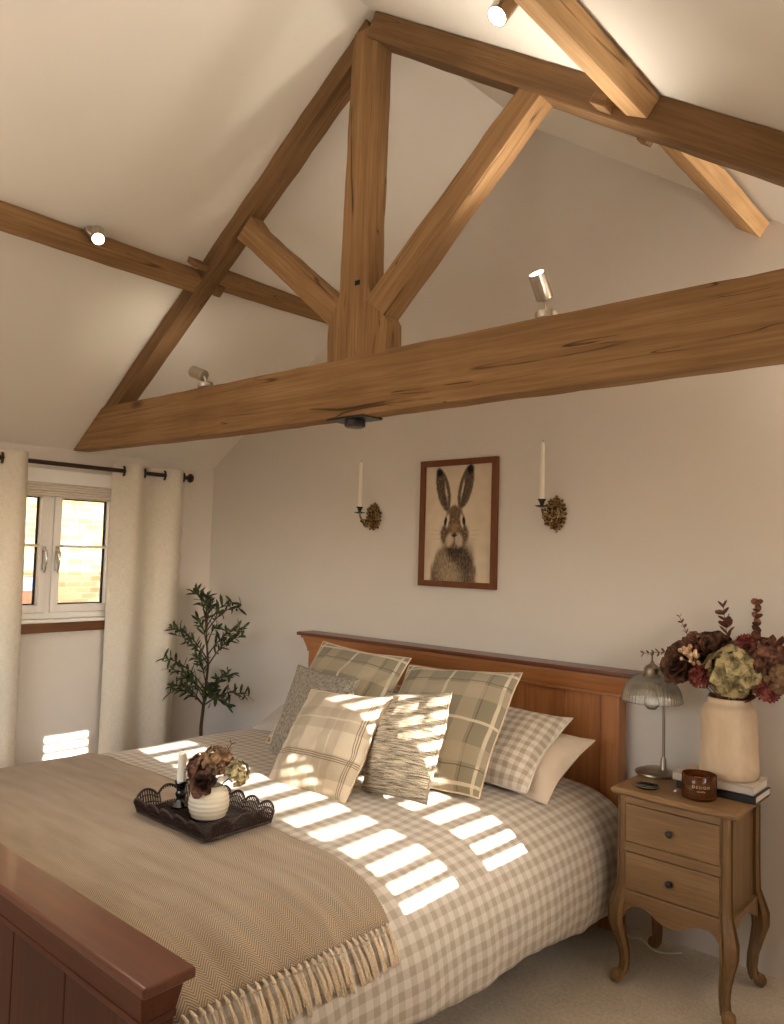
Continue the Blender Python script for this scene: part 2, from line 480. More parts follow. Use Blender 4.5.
rattan = N('dark_rattan', 0.45, 0.4)
f = rattan.noise(rattan.coord('Object', (60, 60, 60)), 1.0, 3)
rattan.base(rattan.ramp(f, [(0.35, lin(26, 15, 12)), (0.65, lin(56, 35, 28))])); rattan.bump(f, 0.3, 0.003); rattan = rattan.m
ceramic = plain('glazed_cream', lin(206, 192, 166), rough=0.25, spec=0.5, var=0.04, nscale=20)
n = N('terracotta_vase', 0.75, 0.2)
f = n.noise(n.coord('Object', (5, 5, 3)), 1.0, 4, 0.6, 1.5); f2 = n.noise(n.coord('Object', (70, 70, 40)), 1.0, 3)
n.base(n.mix(n.math('MULTIPLY', f2, 0.35), n.ramp(f, [(0.35, lin(206, 180, 150)), (0.6, lin(220, 198, 170)), (0.72, lin(230, 212, 190))]), lin(192, 160, 126)))
n.bump(n.math('ADD', f, n.math('MULTIPLY', f2, 0.3)), 0.5, 0.006); vase_m = n.m

def petals(name, a, b, scale=34, rough=0.7):
    n = N(name, rough, 0.2); f = n.noise(n.coord('Object'), scale, 3)
    n.base(n.ramp(f, [(0.38, a), (0.62, b)])); return n.m
dark_pet = petals('plum_petal', lin(36, 27, 27), lin(122, 84, 64))
rust_pet = petals('rust_petal', lin(86, 54, 42), lin(130, 88, 68))
red_pet = petals('crimson_floret', lin(104, 42, 40), lin(176, 100, 90))
green_pet = petals('faded_green_floret', lin(112, 100, 66), lin(184, 166, 122))
tan_pet = petals('tan_floret', lin(92, 68, 48), lin(146, 112, 80))
pink_ber = petals('blush_berry', lin(184, 144, 108), lin(222, 190, 156))
euc_m = petals('russet_eucalyptus', lin(84, 50, 40), lin(128, 80, 62))
leaf_dk = petals('dark_leaf', lin(40, 46, 44), lin(64, 70, 58))
olive_leaf = petals('olive_leaf', lin(38, 46, 28), lin(82, 92, 56), 25, 0.55)
stem_m = plain('flower_stem', lin(74, 62, 40), rough=0.8)
bark = plain('bark', lin(78, 60, 44), rough=0.9, var=0.3, nscale=50, bump=0.5)
olive_fruit = plain('olive_skin', lin(30, 26, 30), rough=0.3)
paper_m = plain('paper_block', lin(226, 216, 200), rough=0.9, var=0.03)
cover_lt = plain('pale_book_cover', lin(196, 184, 170), rough=0.6, var=0.02)
cover_dk = plain('dark_book_cover', lin(34, 28, 26), rough=0.5, var=0.05)
letter_m = plain('pale_lettering', lin(220, 186, 140), rough=0.5, var=0.02)
wicker = plain('planter_basket', lin(120, 92, 62), rough=0.9, var=0.3, nscale=60, bump=0.5)
soil_m = plain('soil', lin(46, 36, 28), rough=1.0, var=0.3)

# ------------------------------------------------------------------ the room
XL, XR, YB, YF = -4.417, 0.32, 3.15, -1.3
RX, RZ = -2.09, 3.69            # ridge (in front of the truss)
EZ = 2.066                      # eaves height at the left wall
GX, GZ = -1.97, 3.611           # gable apex on the back wall
def right_z(x, y):              # right slope height
    if y <= 2.15: return RZ - 0.683 * (x - RX)
    return None
XE = XR; EZR = RZ - 0.683 * (XE - RX)      # eaves height at the right wall
EZRB = GZ - 0.694 * (XE - GX)

# floor: a carpet
g = G().grid(lambda u, v: V((XL - 0.02 + u * (XR - XL + 0.04), YF - 0.02 + v * (YB - YF + 0.04), 0)), 24, 24)
g.box((XL - 0.3, YF - 0.3, -0.2), (XR + 0.3, YB + 0.3, -0.02))
mk('floor', g, carpet, kind='structure', label='beige short pile bedroom carpet')

# ceiling: two slopes, slightly out of true beyond the truss as the old roof is
g = G()
def slope(a0, a1, b0, b1):      # a: low edge, b: ridge edge
    g.grid(lambda u, v: V(a0).lerp(V(a1), u).lerp(V(b0).lerp(V(b1), u), v), 6, 6)
slope((XL, YF, EZ), (XL, 2.15, EZ), (RX, YF, RZ), (RX, 2.15, RZ))
slope((XL, 2.15, EZ), (XL, YB, EZ), (RX, 2.15, RZ), (GX, YB, GZ))
slope((XR, YF, EZR), (XR, 2.15, EZR), (RX, YF, RZ), (RX, 2.15, RZ))
slope((XR, 2.15, EZR), (XR, YB, EZRB), (RX, 2.15, RZ), (GX, YB, GZ))
mk('ceiling', g, ceil_m, kind='structure', label='cream plastered vaulted ceiling')

# gable wall behind the bed
def gable(name, y0, y1, pts, hole=None):
    g = G(); g.prism_xz(pts, y0, y1); return mk(name, g, wall_m, kind='structure')
gable('wall_back', YB, YB + 0.25, [(XL - 0.3, -0.05), (XR + 0.3, -0.05), (XR + 0.3, EZRB - 0.21), (XR, EZRB), (GX, GZ + 0.01), (XL, EZ + 0.005), (XL - 0.3, EZ - 0.18)])

# front gable wall with an opening for the added fill window
FW = (-3.1, -1.3, 0.95, 2.03)
g = G()
def wbox(a, b): g.box(a, b)
wbox((XL - 0.3, YF - 0.25, -0.05), (FW[0], YF, EZ)); wbox((FW[1], YF - 0.25, -0.05), (XR + 0.3, YF, EZR - 0.02))
wbox((FW[0], YF - 0.25, -0.05), (FW[1], YF, FW[2])); wbox((FW[0], YF - 0.25, FW[3]), (FW[1], YF, EZ))
g.prism_xz([(XL, EZ), (XR, EZR - 0.02), (RX, RZ)], YF - 0.25, YF)
mk('wall_front', g, wall_m, kind='structure')

# left wall with the casement window opening
WY0, WY1, WZ0, WZ1 = 1.625, 2.472, 1.085, 1.86
g = G()
wbox((XL - 0.09, YF - 0.25, -0.05), (XL, WY0, EZ)); wbox((XL - 0.09, WY1, -0.05), (XL, YB + 0.25, EZ))
wbox((XL - 0.09, WY0, -0.05), (XL, WY1, WZ0)); wbox((XL - 0.09, WY0, WZ1), (XL, WY1, EZ))
mk('wall_left', g, wall_m, kind='structure')

# right wall with the shuttered window the sun comes through
SY0, SY1, SZ0, SZ1 = 1.395, 2.105, 1.005, 1.965
g = G()
wbox((XR, YF - 0.25, -0.05), (XR + 0.25, SY0, EZR)); wbox((XR, SY1, -0.05), (XR + 0.25, YB + 0.25, EZR))
wbox((XR, SY0, -0.05), (XR + 0.25, SY1, SZ0)); wbox((XR, SY0, SZ1), (XR + 0.25, SY1, EZR))
mk('wall_right', g, wall_m, kind='structure')

# the roof covering outside
g = G()
g.hexa([(XL - 0.5, -3, EZ - 0.1), (XL - 0.5, 7, EZ - 0.1), (RX, 7, RZ + 0.12), (RX, -3, RZ + 0.12),
        (XL - 0.5, -3, EZ - 0.0), (XL - 0.5, 7, EZ - 0.0), (RX, 7, RZ + 0.2), (RX, -3, RZ + 0.2)])
g.hexa([(XR + 0.255, -3, EZR - 0.02), (RX, -3, RZ + 0.12), (RX, 7, RZ + 0.12), (XR + 0.255, 7, EZR - 0.02),
        (XR + 0.255, -3, EZR + 0.08), (RX, -3, RZ + 0.2), (RX, 7, RZ + 0.2), (XR + 0.255, 7, EZR + 0.08)])
mk('roof', g, plain('roof_tile', lin(120, 70, 50), 0.9), kind='structure')

# window_1: white casement pair
w1 = thing('window_1', 'white double casement window with brick wall beyond', None, (XL, 2.08, WZ0), kind='structure')
fx0, fx1 = XL - 0.075, XL - 0.008
g = G()
for b in (((fx0, WY0, WZ0), (fx1, WY0 + 0.03, WZ1)), ((fx0, WY1 - 0.03, WZ0), (fx1, WY1, WZ1)), ((fx0, WY0 + 0.03, WZ0), (fx1, WY1 - 0.03, WZ0 + 0.035)),
          ((fx0, WY0 + 0.03, WZ1 - 0.035), (fx1, WY1 - 0.03, WZ1)), ((fx0, 2.032, WZ0 + 0.03), (fx1, 2.062, WZ1 - 0.03))):
    g.box(*b)
mk('window_frame', g, white_pvc, w1, bevel=0.003)
for a, b, hs in ((WY0 + 0.032, 2.030, 1), (2.064, WY1 - 0.032, -1)):
    z0, z1 = WZ0 + 0.037, WZ1 - 0.037
    s = 0.042; x0, x1 = fx0 + 0.01, fx1 + 0.012
    g = G()
    for q in (((x0, a, z0), (x1, a + s, z1)), ((x0, b - s, z0), (x1, b, z1)), ((x0, a + s, z0), (x1, b - s, z0 + s)), ((x0, a + s, z1 - s), (x1, b - s, z1))): g.box(*q)
    g.box((x0 + 0.012, a + s, 1.494), (x1 - 0.012, b - s, 1.51))
    sash = mk('sash', g, white_pvc, w1, bevel=0.003)
    g = G().box((x0 + 0.02, a + s - 0.004, z0 + s - 0.004), (x0 + 0.026, b - s + 0.004, z1 - s + 0.004))
    mk('pane', g, pane_glass, sash)
    g = G(); y0_, y1_, zz0, zz1, e_ = a + s, b - s, z0 + s, z1 - s, 0.007
    for q in (((x0 + 0.012, y0_, zz0), (x0 + 0.03, y0_ + e_, zz1)), ((x0 + 0.012, y1_ - e_, zz0), (x0 + 0.03, y1_, zz1)), ((x0 + 0.012, y0_, zz0), (x0 + 0.03, y1_, zz0 + e_)), ((x0 + 0.012, y0_, zz1 - e_), (x0 + 0.03, y1_, zz1))): g.box(*q)
    mk('gasket', g, rubber, sash, label='black rubber gasket')
    hy = b - s * 0.5 if hs == 1 else a + s * 0.5
    g = G().box((x1, hy - 0.011, 1.36), (x1 + 0.008, hy + 0.011, 1.50))
    g.tube([(x1 + 0.004, hy, 1.475), (x1 + 0.03, hy, 1.475), (x1 + 0.038, hy, 1.46), (x1 + 0.036, hy, 1.41), (x1 + 0.03, hy, 1.37), (x1 + 0.022, hy, 1.35)], [0.008, 0.008, 0.009, 0.008, 0.007, 0.006])
    mk('handle', g, chrome, w1, smooth=True, label='chrome casement handle')
g = G().box((XL - 0.02, WY0 - 0.01, WZ0 - 0.022), (XL + 0.03, WY1 + 0.01, WZ0))
mk('ledge', g, white_pvc, w1, bevel=0.006)
t = mk('trim_1', G().box((XL, WY0 - 0.07, WZ0 - 0.074), (XL + 0.045, WY1 + 0.0, WZ0 - 0.022)), sill_w, bevel=0.004, kind='structure', origin=(XL, 2.08, WZ0 - 0.05))
t['label'] = 'dark oak sill board under the window'

# raised blind in the head of the window
bl = thing('window_blind', 'pale fabric blind drawn up at the head of the casement window', 'blind', (XL, 2.08, 1.85))
mk('headrail', G().box((XL + 0.002, WY0 - 0.01, 1.858), (XL + 0.045, WY1 + 0.006, 1.938)), white_pvc, bl, bevel=0.004)
g = G()
for k in range(5):
    z = 1.785 + k * 0.0145
    g.box((XL + 0.006, WY0 - 0.004, z), (XL + 0.04 - 0.004 * (k % 2), WY1 + 0.002, z + 0.0135))
mk('folded_shade', g, blind_m, bl, bevel=0.004)

# window_2: the slatted shutters in the right wall (out of frame, the sun comes in through them)
w2 = thing('window_2', 'louvred shutter window out of frame on the right', None, (XR, 1.8, SZ0), kind='structure')
g = G()
for b in (((XR + 0.02, SY0, SZ0), (XR + 0.09, SY0 + 0.03, SZ1)), ((XR + 0.02, SY1 - 0.03, SZ0), (XR + 0.09, SY1, SZ1)), ((XR + 0.02, SY0, SZ0), (XR + 0.09, SY1, SZ0 + 0.052)),
          ((XR + 0.02, SY0, SZ1 - 0.03), (XR + 0.09, SY1, SZ1)), ((XR + 0.02, 1.69, SZ0), (XR + 0.09, 1.84, SZ1))): g.box(*b)
mk('window_frame', g, white_pvc, w2)
for a, b in ((SY0 + 0.03, 1.69), (1.84, SY1 - 0.03)):
    for k in range(19):
        z = SZ0 + 0.055 + k * 0.0497 - 0.0
        M = Matrix.Translation(V((XR + 0.05, 0, z))) @ Matrix.Rotation(math.radians(0), 4, 'Y')
        mk('slat', G().box((-0.018, a - 0.002, -0.006), (0.018, b + 0.002, 0.006), M), white_pvc, w2)

mk('sun_block_panel', G().box((XR + 0.03, 1.84, 1.745), (XR + 0.075, SY1 - 0.02, SZ1 - 0.02)), white_pvc, w2)  # unseen panel added to block sun through the upper far pane

# fill_window: unseen window added behind the camera for soft fill light
w3 = thing('fill_window', 'unseen wide window added behind the viewer for fill light', None, (-2.2, YF, FW[2]), kind='structure')
g = G()
for b in (((FW[0], YF - 0.12, FW[2]), (FW[0] + 0.05, YF - 0.05, FW[3])), ((FW[1] - 0.05, YF - 0.12, FW[2]), (FW[1], YF - 0.05, FW[3])), ((FW[0], YF - 0.12, FW[2]), (FW[1], YF - 0.05, FW[2] + 0.05)),
          ((FW[0], YF - 0.12, FW[3] - 0.05), (FW[1], YF - 0.05, FW[3])), ((-2.23, YF - 0.12, FW[2]), (-2.17, YF - 0.05, FW[3]))): g.box(*b)
mk('window_frame', g, white_pvc, w3)

# the neighbouring brick house outside
bh = thing('brick_house', 'sunlit yellow brick house wall outside the casement window', 'house', (-11, 5, -3))
n = N('yellow_brick', 0.9, 0.1)
tc = n.coord('Object', (1, 1, 1)); sx_, sy_, sz_ = n.xyz(tc)
cv = n.n.new('ShaderNodeCombineXYZ'); n.put(cv.inputs[0], sy_); n.put(cv.inputs[1], sz_)
bt = n.node('ShaderNodeTexBrick', None, Vector=cv.outputs[0], Color1=lin(98, 82, 56), Color2=lin(124, 108, 80), Mortar=lin(116, 108, 92), Scale=1.0)
bt.inputs['Brick Width'].default_value = 0.24; bt.inputs['Row Height'].default_value = 0.085; bt.inputs['Mortar Size'].default_value = 0.008; bt.inputs['Bias'].default_value = -0.1
vb = n.noise(tc, 1.4, 4)
n.base(n.mix(0.35, bt.outputs[0], n.ramp(vb, [(0.35, lin(150, 130, 100)), (0.65, (1, 1, 1))]), 'MULTIPLY')); n.bump(bt.outputs['Fac'], 0.4, 0.02)
mk('wall', G().box((-11.4, -6, -3), (-11.0, 14, 6)), n.m, bh)
g = G().hexa([(-11.0, 1.0, 0.62), (-9.6, 1.0, 0.2), (-9.6, 4.9, 0.2), (-11.0, 4.9, 0.62), (-11.0, 1.0, 0.9), (-9.6, 1.0, 0.34), (-9.6, 4.9, 0.34), (-11.0, 4.9, 0.9)])
mk('lean_to_roof', g, plain('terracotta_tile', lin(150, 70, 44), 0.9, var=0.2, nscale=6), bh)
mk('lead_flashing', G().box((-11.0, 1.0, 0.86), (-10.93, 4.92, 1.06)), plain('lead', lin(96, 112, 138), 0.6), bh, label='blue grey lead flashing')
mk('ground', G().box((-40, -30, -3.3), (30, 40, -3.0)), plain('outdoor_ground', lin(120, 112, 98), 0.95), kind='structure')

# ------------------------------------------------------------------ roof truss
k_ = 2.15 / 2.13
def T(x, z): return (x * k_, 1.5 + (z - 1.5) * k_)      # measured on the truss plane
TY = 2.15
def q4(a, b, y0, y1):
    """station from two XZ points a (upper/left) and b (lower/right)"""
    return [(a[0], y0, a[1]), (b[0], y0, b[1]), (b[0], y1, b[1]), (a[0], y1, a[1])]
tr = thing('roof_truss', 'oak king post roof truss spanning the vaulted bedroom', 'roof truss', (RX, TY, 2.05), kind='thing')
# tie beam, its left end cut to the slope
member('tie_beam', [q4((-4.09, 2.288), (-4.41, 2.066), TY, TY + 0.10), q4(T(-2.828, 2.274), T(-3.0, 2.042), TY, TY + 0.10),
                    q4(T(-1.943, 2.276), T(-1.934, 2.041), TY, TY + 0.10), q4(T(-1.118, 2.275), T(-1.115, 2.042), TY, TY + 0.10), q4((0.34, 2.275), (0.34, 2.046), TY, TY + 0.10)],
       oak, tr, n=60, jit=0.005, ch=0.010, seed=1)
kp = [T(-2.166, 3.50), T(-2.031, 3.443)]
member('king_post', [q4((-2.175, 3.62), (-2.035, 3.62), TY, TY + 0.09), q4(T(-2.166, 3.50), T(-2.031, 3.48), TY, TY + 0.09), q4(T(-2.189, 2.76), T(-2.039, 2.76), TY, TY + 0.09),
                     q4(T(-2.195, 2.53), T(-2.036, 2.53), TY, TY + 0.09), q4(T(-2.25, 2.43), T(-1.95, 2.41), TY, TY + 0.09), q4(T(-2.256, 2.40), T(-1.935, 2.39), TY, TY + 0.09), q4(T(-2.254, 2.268), T(-1.935, 2.268), TY, TY + 0.09)],
       oak, tr, n=44, jit=0.004, ch=0.008, seed=2)
mk('peg_hole', G().box((-2.128, TY - 0.001, 2.565), (-2.10, TY + 0.01, 2.585)), rubber, tr, label='dark peg hole')
def lz(x): return EZ + 0.698 * (x - XL)
def rz(x): return RZ - 0.683 * (x - RX)
# principal rafters
d = 0.112
member('principal_rafter', [q4((-4.16, lz(-4.16) - 0.002), (-4.0, lz(-4.0) - d), TY + 0.006, TY + 0.10), q4((-2.12, lz(-2.12) - 0.002), (-2.08, lz(-2.08) - d), TY + 0.006, TY + 0.10)], oak_dark, tr, n=44, jit=0.006, ch=0.010, seed=3)
d = 0.122
member('principal_rafter', [q4((-2.05, rz(-2.05) - 0.002), (-2.10, rz(-2.10) - d), TY - 0.009, TY + 0.10), q4((0.30, rz(0.30) - 0.002), (0.25, rz(0.25) - d), TY - 0.009, TY + 0.10)], oak_dark, tr, n=44, jit=0.005, ch=0.009, seed=4)
# struts
member('strut', [q4(T(-2.045, 2.488), T(-1.95, 2.410), TY - 0.004, TY + 0.085), q4(T(-1.335, 3.10), T(-1.25, 3.045), TY - 0.004, TY + 0.08)],
       oak, tr, n=26, jit=0.005, ch=0.008, seed=5)
member('strut', [q4(T(-2.80, 3.03), T(-2.90, 2.95), TY + 0.01, TY + 0.085), q4(T(-2.745, 2.965), T(-2.81, 2.885), TY + 0.01, TY + 0.085), q4(T(-2.19, 2.515), T(-2.26, 2.425), TY + 0.01, TY + 0.085)],
       oak, tr, n=26, jit=0.004, ch=0.007, seed=6)

# purlins, four lengths
def purlin(name, label, quad0, quad1, y0, y1, seed, oak=oak_dark):
    o = member(name, [[(x, y0, z) for x, z in quad0], [(x, y1, z) for x, z in quad1]], oak, None, n=30, jit=0.005, ch=0.009, seed=seed)
    return tag(o, label, 'purlin', 'oak purlins', 'thing')
def lq(x, w, dpt):     # section under the left slope
    a = V((x, 0, lz(x) - 0.001)); s = V((0.573 * 0 + 0.82, 0, 0.572)); nrm = V((0.572, 0, -0.82))
    p = [a, a + s * w * 0 + nrm * dpt, a + nrm * dpt - s * w, a - s * w]
    return [(q.x, q.z) for q in p]
LQ = lq(-3.235, 0.085, 0.088)
purlin('purlin', 'dark oak purlin carrying a lit spotlight left of the truss', LQ, LQ, YF, TY + 0.02, 11, oak)
LQ2 = lq(-3.19, 0.085, 0.088)
purlin('purlin', 'oak purlin running behind the left strut to the gable wall', LQ2, lq(-3.17, 0.085, 0.088), TY + 0.05, YB + 0.01, 12, oak)
RQ = [(-0.888, 2.864), (-0.93, 2.812), (-0.995, 2.845), (-1.02, rz(-1.02) - 0.001)]
purlin('purlin', 'pale oak purlin at the top edge butting against the right rafter', [(x, z) for x, z in RQ], RQ, YF, TY + 0.012, 13, oak_pale)
RQ2 = [(-0.868, 2.833), (-0.905, 2.782), (-0.992, 2.842), (-1.0, rz(-1.0) - 0.03)]
RQ3 = [(-0.868, 2.84), (-0.905, 2.786), (-0.975, 2.83), (-1.0, rz(-1.0) - 0.03)]
purlin('purlin', 'pale oak purlin from the right rafter to the gable wall', RQ3, RQ2, TY + 0.10, YB + 0.01, 14, oak_pale)
# tenon pegs showing where purlins meet the rafters
def peg(label, P, M, size):
    o = mk('tenon_peg', G().box((-size[0], -size[1], -size[2]), size, M), oak_dark, None, bevel=0.004, M=M)
    return tag(o, label, 'peg', 'tenon pegs', 'thing')
peg('small oak peg beside the left purlin on the rafter', None, Matrix.Translation(V((-3.13, 2.09, 2.868))) @ Matrix.Rotation(0.6, 4, 'Y'), (0.04, 0.035, 0.014))
peg('pointed oak peg under the left rafter below the purlin', None, Matrix.Translation(V((-3.195, 2.262, 2.80))) @ Matrix.Rotation(0.9, 4, 'Y'), (0.014, 0.02, 0.03))
peg('stub of oak tenon beside the pale right purlin end', None, Matrix.Translation(V((-1.055, 2.12, 2.897))) @ Matrix.Rotation(0.6, 4, 'Y'), (0.028, 0.035, 0.02))
peg('small oak peg under the right rafter by the far purlin', None, Matrix.Translation(V((-0.985, 2.27, 2.83))) @ Matrix.Rotation(0.6, 4, 'Y'), (0.02, 0.02, 0.02))

# ------------------------------------------------------------------ lamps on the beams
def spot(label, base, bdir, head, hdir, lit=True, power=30, cone=70, cyl=0.09):
    t = thing('spotlight', label, 'spotlight', base, 'brushed steel beam spotlights')
    base, head, hdir = V(base), V(head), V(hdir).normalized()
    bdir = V(bdir).normalized()
    g = G().lathe([(0.0, 0), (0.036, 0), (0.038, 0.003), (0.038, 0.022), (0.035, 0.026), (0.0, 0.026)], 28, aim(base, bdir))
    mk('mounting_base', g, steel, t, smooth=True, angle=35)
    back = head - hdir * cyl * 0.42
    p1 = base + bdir * 0.026
    mk('stem', G().tube([p1, p1.lerp(back, 0.5) + bdir * 0.006, back], 0.0065, 10), steel, t, smooth=True)
    M = aim(head, hdir)
    r = 0.028
    g = G().lathe([(0.0, -cyl / 2), (r - 0.003, -cyl / 2), (r, -cyl / 2 + 0.003), (r, cyl / 2), (r - 0.003, cyl / 2), (r - 0.004, cyl / 2 - 0.012), (0, cyl / 2 - 0.013)], 32, M)
    hd = mk('lamp_head', g, steel, t, smooth=True, angle=35)
    g = G().lathe([(0.0, cyl / 2 - 0.006), (r - 0.005, cyl / 2 - 0.006), (r - 0.006, cyl / 2 - 0.011), (0, cyl / 2 - 0.011)], 24, M)
    mk('bulb_face', g, lamp_face if lit else steel_dk, hd, smooth=True, angle=35, label='glowing bulb face' if lit else None)
    if lit and power:
        ld = bpy.data.lights.new('beam', 'SPOT'); ld.energy = power; ld.color = (1.0, 0.92, 0.80)
        ld.spot_size = math.radians(cone); ld.spot_blend = 0.8; ld.shadow_soft_size = 0.04
        lo = bpy.data.objects.new('beam_light', ld); COL.objects.link(lo); lo.parent = t
        lo.matrix_basis = WM(t).inverted() @ aim(head + hdir * (cyl / 2 + 0.002), -hdir)
    return t
spot('lit brushed steel spotlight standing on the tie beam right of the king post', (-1.283, 2.188, 2.284), (0, 0, 1), (-1.300, 2.178, 2.396), (0.0, -0.62, 0.78), power=5, cone=140)
spot('brushed steel spotlight on the left end of the tie beam, turned away', (-3.165, 2.188, 2.290), (0, 0, 1), (-3.215, 2.18, 2.366), (-0.93, -0.12, 0.34), power=0.25, cone=150)
spot('lit brushed steel spotlight on the dark left purlin', (-3.212, 1.60, 2.862), (0.82, 0, 0.57), (-3.158, 1.60, 2.852), (0.62, -0.25, -0.70), power=10, cone=80, cyl=0.075)
spot('brushed steel spotlight at the top edge beside the pale purlin', (-1.005, 1.59, 2.935), (-0.8, 0, -0.5), (-1.052, 1.57, 2.892), (-0.25, -0.45, -0.80), power=5, cone=110)

# black plate under the tie beam
t = thing('ceiling_plate', 'black square plate with a round knob under the tie beam', 'mounting plate', (-2.17, 2.21, 2.05))
mk('plate', G().box((-2.275, 2.158, 2.040), (-2.07, 2.272, 2.051)), black_metal, t, bevel=0.002)
mk('knob', G().lathe([(0, 0), (0.040, 0), (0.042, -0.004), (0.042, -0.026), (0.038, -0.031), (0, -0.031)], 28, Matrix.Translation(V((-2.158, 2.205, 2.041)))), black_metal, t, smooth=True, angle=35)

# ------------------------------------------------------------------ curtains
RXC = -4.325; RZC = 1.968
rod = thing('curtain_rod', 'dark bronze curtain pole above the casement window', 'curtain pole', (RXC, 2.1, RZC))
mk('pole', G().tube([(RXC, 1.1, RZC), (RXC, 2.89, RZC)], 0.0125, 14), iron, rod, smooth=True)
for y, s in ((1.1, -1), (2.89, 1)):
    g = G().lathe([(0.0, 0.03), (0.014, 0.029), (0.026, 0.024), (0.030, 0.014), (0.028, 0.006), (0.018, 0.0), (0, 0)], 20, aim((RXC, y, RZC), (0, s, 0)))
    mk('finial', g, iron, rod, smooth=True)
for y in (1.2, 2.655):
    g = G().tube([(XL, y, RZC - 0.0), (RXC, y, RZC - 0.0)], 0.008, 10)
    g.lathe([(0, 0), (0.024, 0), (0.024, 0.006), (0, 0.006)], 20, aim((XL, y, RZC), (1, 0, 0)))
    mk('bracket', g, iron, rod, smooth=True, angle=35)

def curtain(label, y0, y1, yz, front, A=0.05, per=0.28, seed=0, bot=(0, 0)):
    t = thing('curtain', label, 'curtain', (RXC, (y0 + y1) / 2, 0.01), 'linen eyelet curtains')
    def prof(y): return A * math.sin(2 * PI * (y - yz) / per) * front
    nz, ny = 60, 90
    P = []; UV = []
    top = RZC + 0.045
    def xof(y, s):   # s 0 top .. 1 bottom
        k = 1 - 0.25 * s
        return prof(y) * k + 0.014 * noise.noise(V((y * 5, s * 2.2, seed))) * s + 0.006 * noise.noise(V((y * 16, s * 3, seed + 4)))
    g = G()
    def fn(u, v):
        s = 1 - v
        yb = y0 + u * (y1 - y0)
        y = yb + s * (bot[0] * (1 - u) + bot[1] * u) + 0.012 * noise.noise(V((u * 3, s * 2, seed + 8))) * s
        return V((max(XL + 0.012, RXC + xof(yb, s)), y, 0.012 + v * (top - 0.012)))
    g.grid(fn, ny, nz)
    # arc length uv
    arc = [0]
    for i in range(ny): arc.append(arc[-1] + math.hypot((y1 - y0) / ny, prof(y0 + (y1 - y0) * (i + 1) / ny) - prof(y0 + (y1 - y0) * i / ny)))
    g.uv = [(arc[i], j / nz * top) for j in range(nz + 1) for i in range(ny + 1)]
    mk('panel', g, curtain_m, t, smooth=True, angle=180, solid=0.003)
    k = 0
    y = yz
    while y - per / 2 > y0 - 1e-3: y -= per / 2
    while y < y1 + 0.001:
        dx = 1 if math.cos(2 * PI * (y - yz) / per) * front > 0 else -1
        M = aim((0, 0, 0), V((1, -dx * 0.75 * 1.0, 0)).normalized()).to_3x3().to_4x4()
        M = aim((0, 0, 0), (0.35, 1, 0)).to_3x3().to_4x4()
        g = G().torus((RXC, y, RZC), 0.026, 0.007, M)
        mk('eyelet', g, iron, t, smooth=True, angle=180)
        y += per / 2
    return t
curtain('cream linen curtain to the right of the casement window', 2.382, 2.868, 2.432, 1, seed=1, bot=(-0.012, -0.02))
curtain('cream linen curtain at the left edge of the photo', 1.22, 1.852, 1.72, 1, seed=2, bot=(0, 0.02))

# ------------------------------------------------------------------ the bed
bed = thing('bed', 'reddish pine bed with panelled headboard and footboard', 'bed', (-2.345, 2.0, 0))
BX0, BX1 = -3.30, -1.418
hb = mk('headboard', G().box((BX0 + 0.07, 3.075, 0.30), (BX1 - 0.07, 3.11, 0.97)), pine_x, bed, bevel=0.002)
for x0 in (BX0, BX1 - 0.082):
    mk('post', G().box((x0, 3.052, 0.0), (x0 + 0.082, 3.122, 0.965)), pine, hb, bevel=0.004)
g = G(); xx = BX0 + 0.086; i = 0
while xx < BX1 - 0.09:
    w = min(0.192, BX1 - 0.086 - xx)
    g.box((xx + 0.0015, 3.064, 0.32), (xx + w - 0.0015, 3.08, 0.955)); xx += w
mk('plank_panel', g, pine, hb, bevel=0.0035)
g = G().box((BX0 - 0.008, 3.045, 0.945), (BX1 + 0.014, 3.125, 0.957))
g.hexa([(BX0 - 0.008, 3.048, 0.957), (BX1 + 0.014, 3.048, 0.957), (BX1 + 0.014, 3.128, 0.957), (BX0 - 0.008, 3.128, 0.957),
        (BX0 - 0.026, 3.026, 1.018), (BX1 + 0.042, 3.026, 1.018), (BX1 + 0.042, 3.13, 1.018), (BX0 - 0.026, 3.13, 1.018)])
g.box((BX0 - 0.034, 3.018, 1.018), (BX1 + 0.058, 3.132, 1.034))
mk('cornice', g, pine_x, hb, bevel=0.003)
mk('cap', G().box((BX0 - 0.052, 3.0, 1.034), (BX1 + 0.088, 3.135, 1.053)), mahog_x, hb, bevel=0.006, bseg=3)

FX0, FX1 = -3.33, -1.345
fb = mk('footboard', G().box((FX0 + 0.06, 0.868, 0.12), (FX1 - 0.06, 0.90, 0.62)), foot_shade_x, bed, bevel=0.002)
for x0 in (FX0, FX1 - 0.085):
    mk('post', G().box((x0, 0.848, 0.0), (x0 + 0.085, 0.918, 0.60)), foot_shade_z, fb, bevel=0.004)
g = G(); xx = FX0 + 0.087
while xx < FX1 - 0.09:
    w = min(0.262, FX1 - 0.087 - xx)
    g.box((xx + 0.0015, 0.858, 0.14), (xx + w - 0.0015, 0.87, 0.595)); xx += w
mk('plank_panel', g, foot_shade_z, fb, bevel=0.0035)
g = G().box((FX0 - 0.004, 0.843, 0.585), (FX1 + 0.004, 0.922, 0.60))
g.hexa([(FX0 - 0.004, 0.845, 0.60), (FX1 + 0.004, 0.845, 0.60), (FX1 + 0.004, 0.92, 0.60), (FX0 - 0.004, 0.92, 0.60),
        (FX0 - 0.018, 0.833, 0.662), (FX1 + 0.018, 0.833, 0.662), (FX1 + 0.018, 0.93, 0.662), (FX0 - 0.018, 0.93, 0.662)])
mk('cornice', g, foot_shade_x, fb, bevel=0.003)
mk('cap', G().box((FX0 - 0.04, 0.823, 0.664), (FX1 + 0.04, 0.94, 0.686)), mahog_x, fb, bevel=0.007, bseg=3)
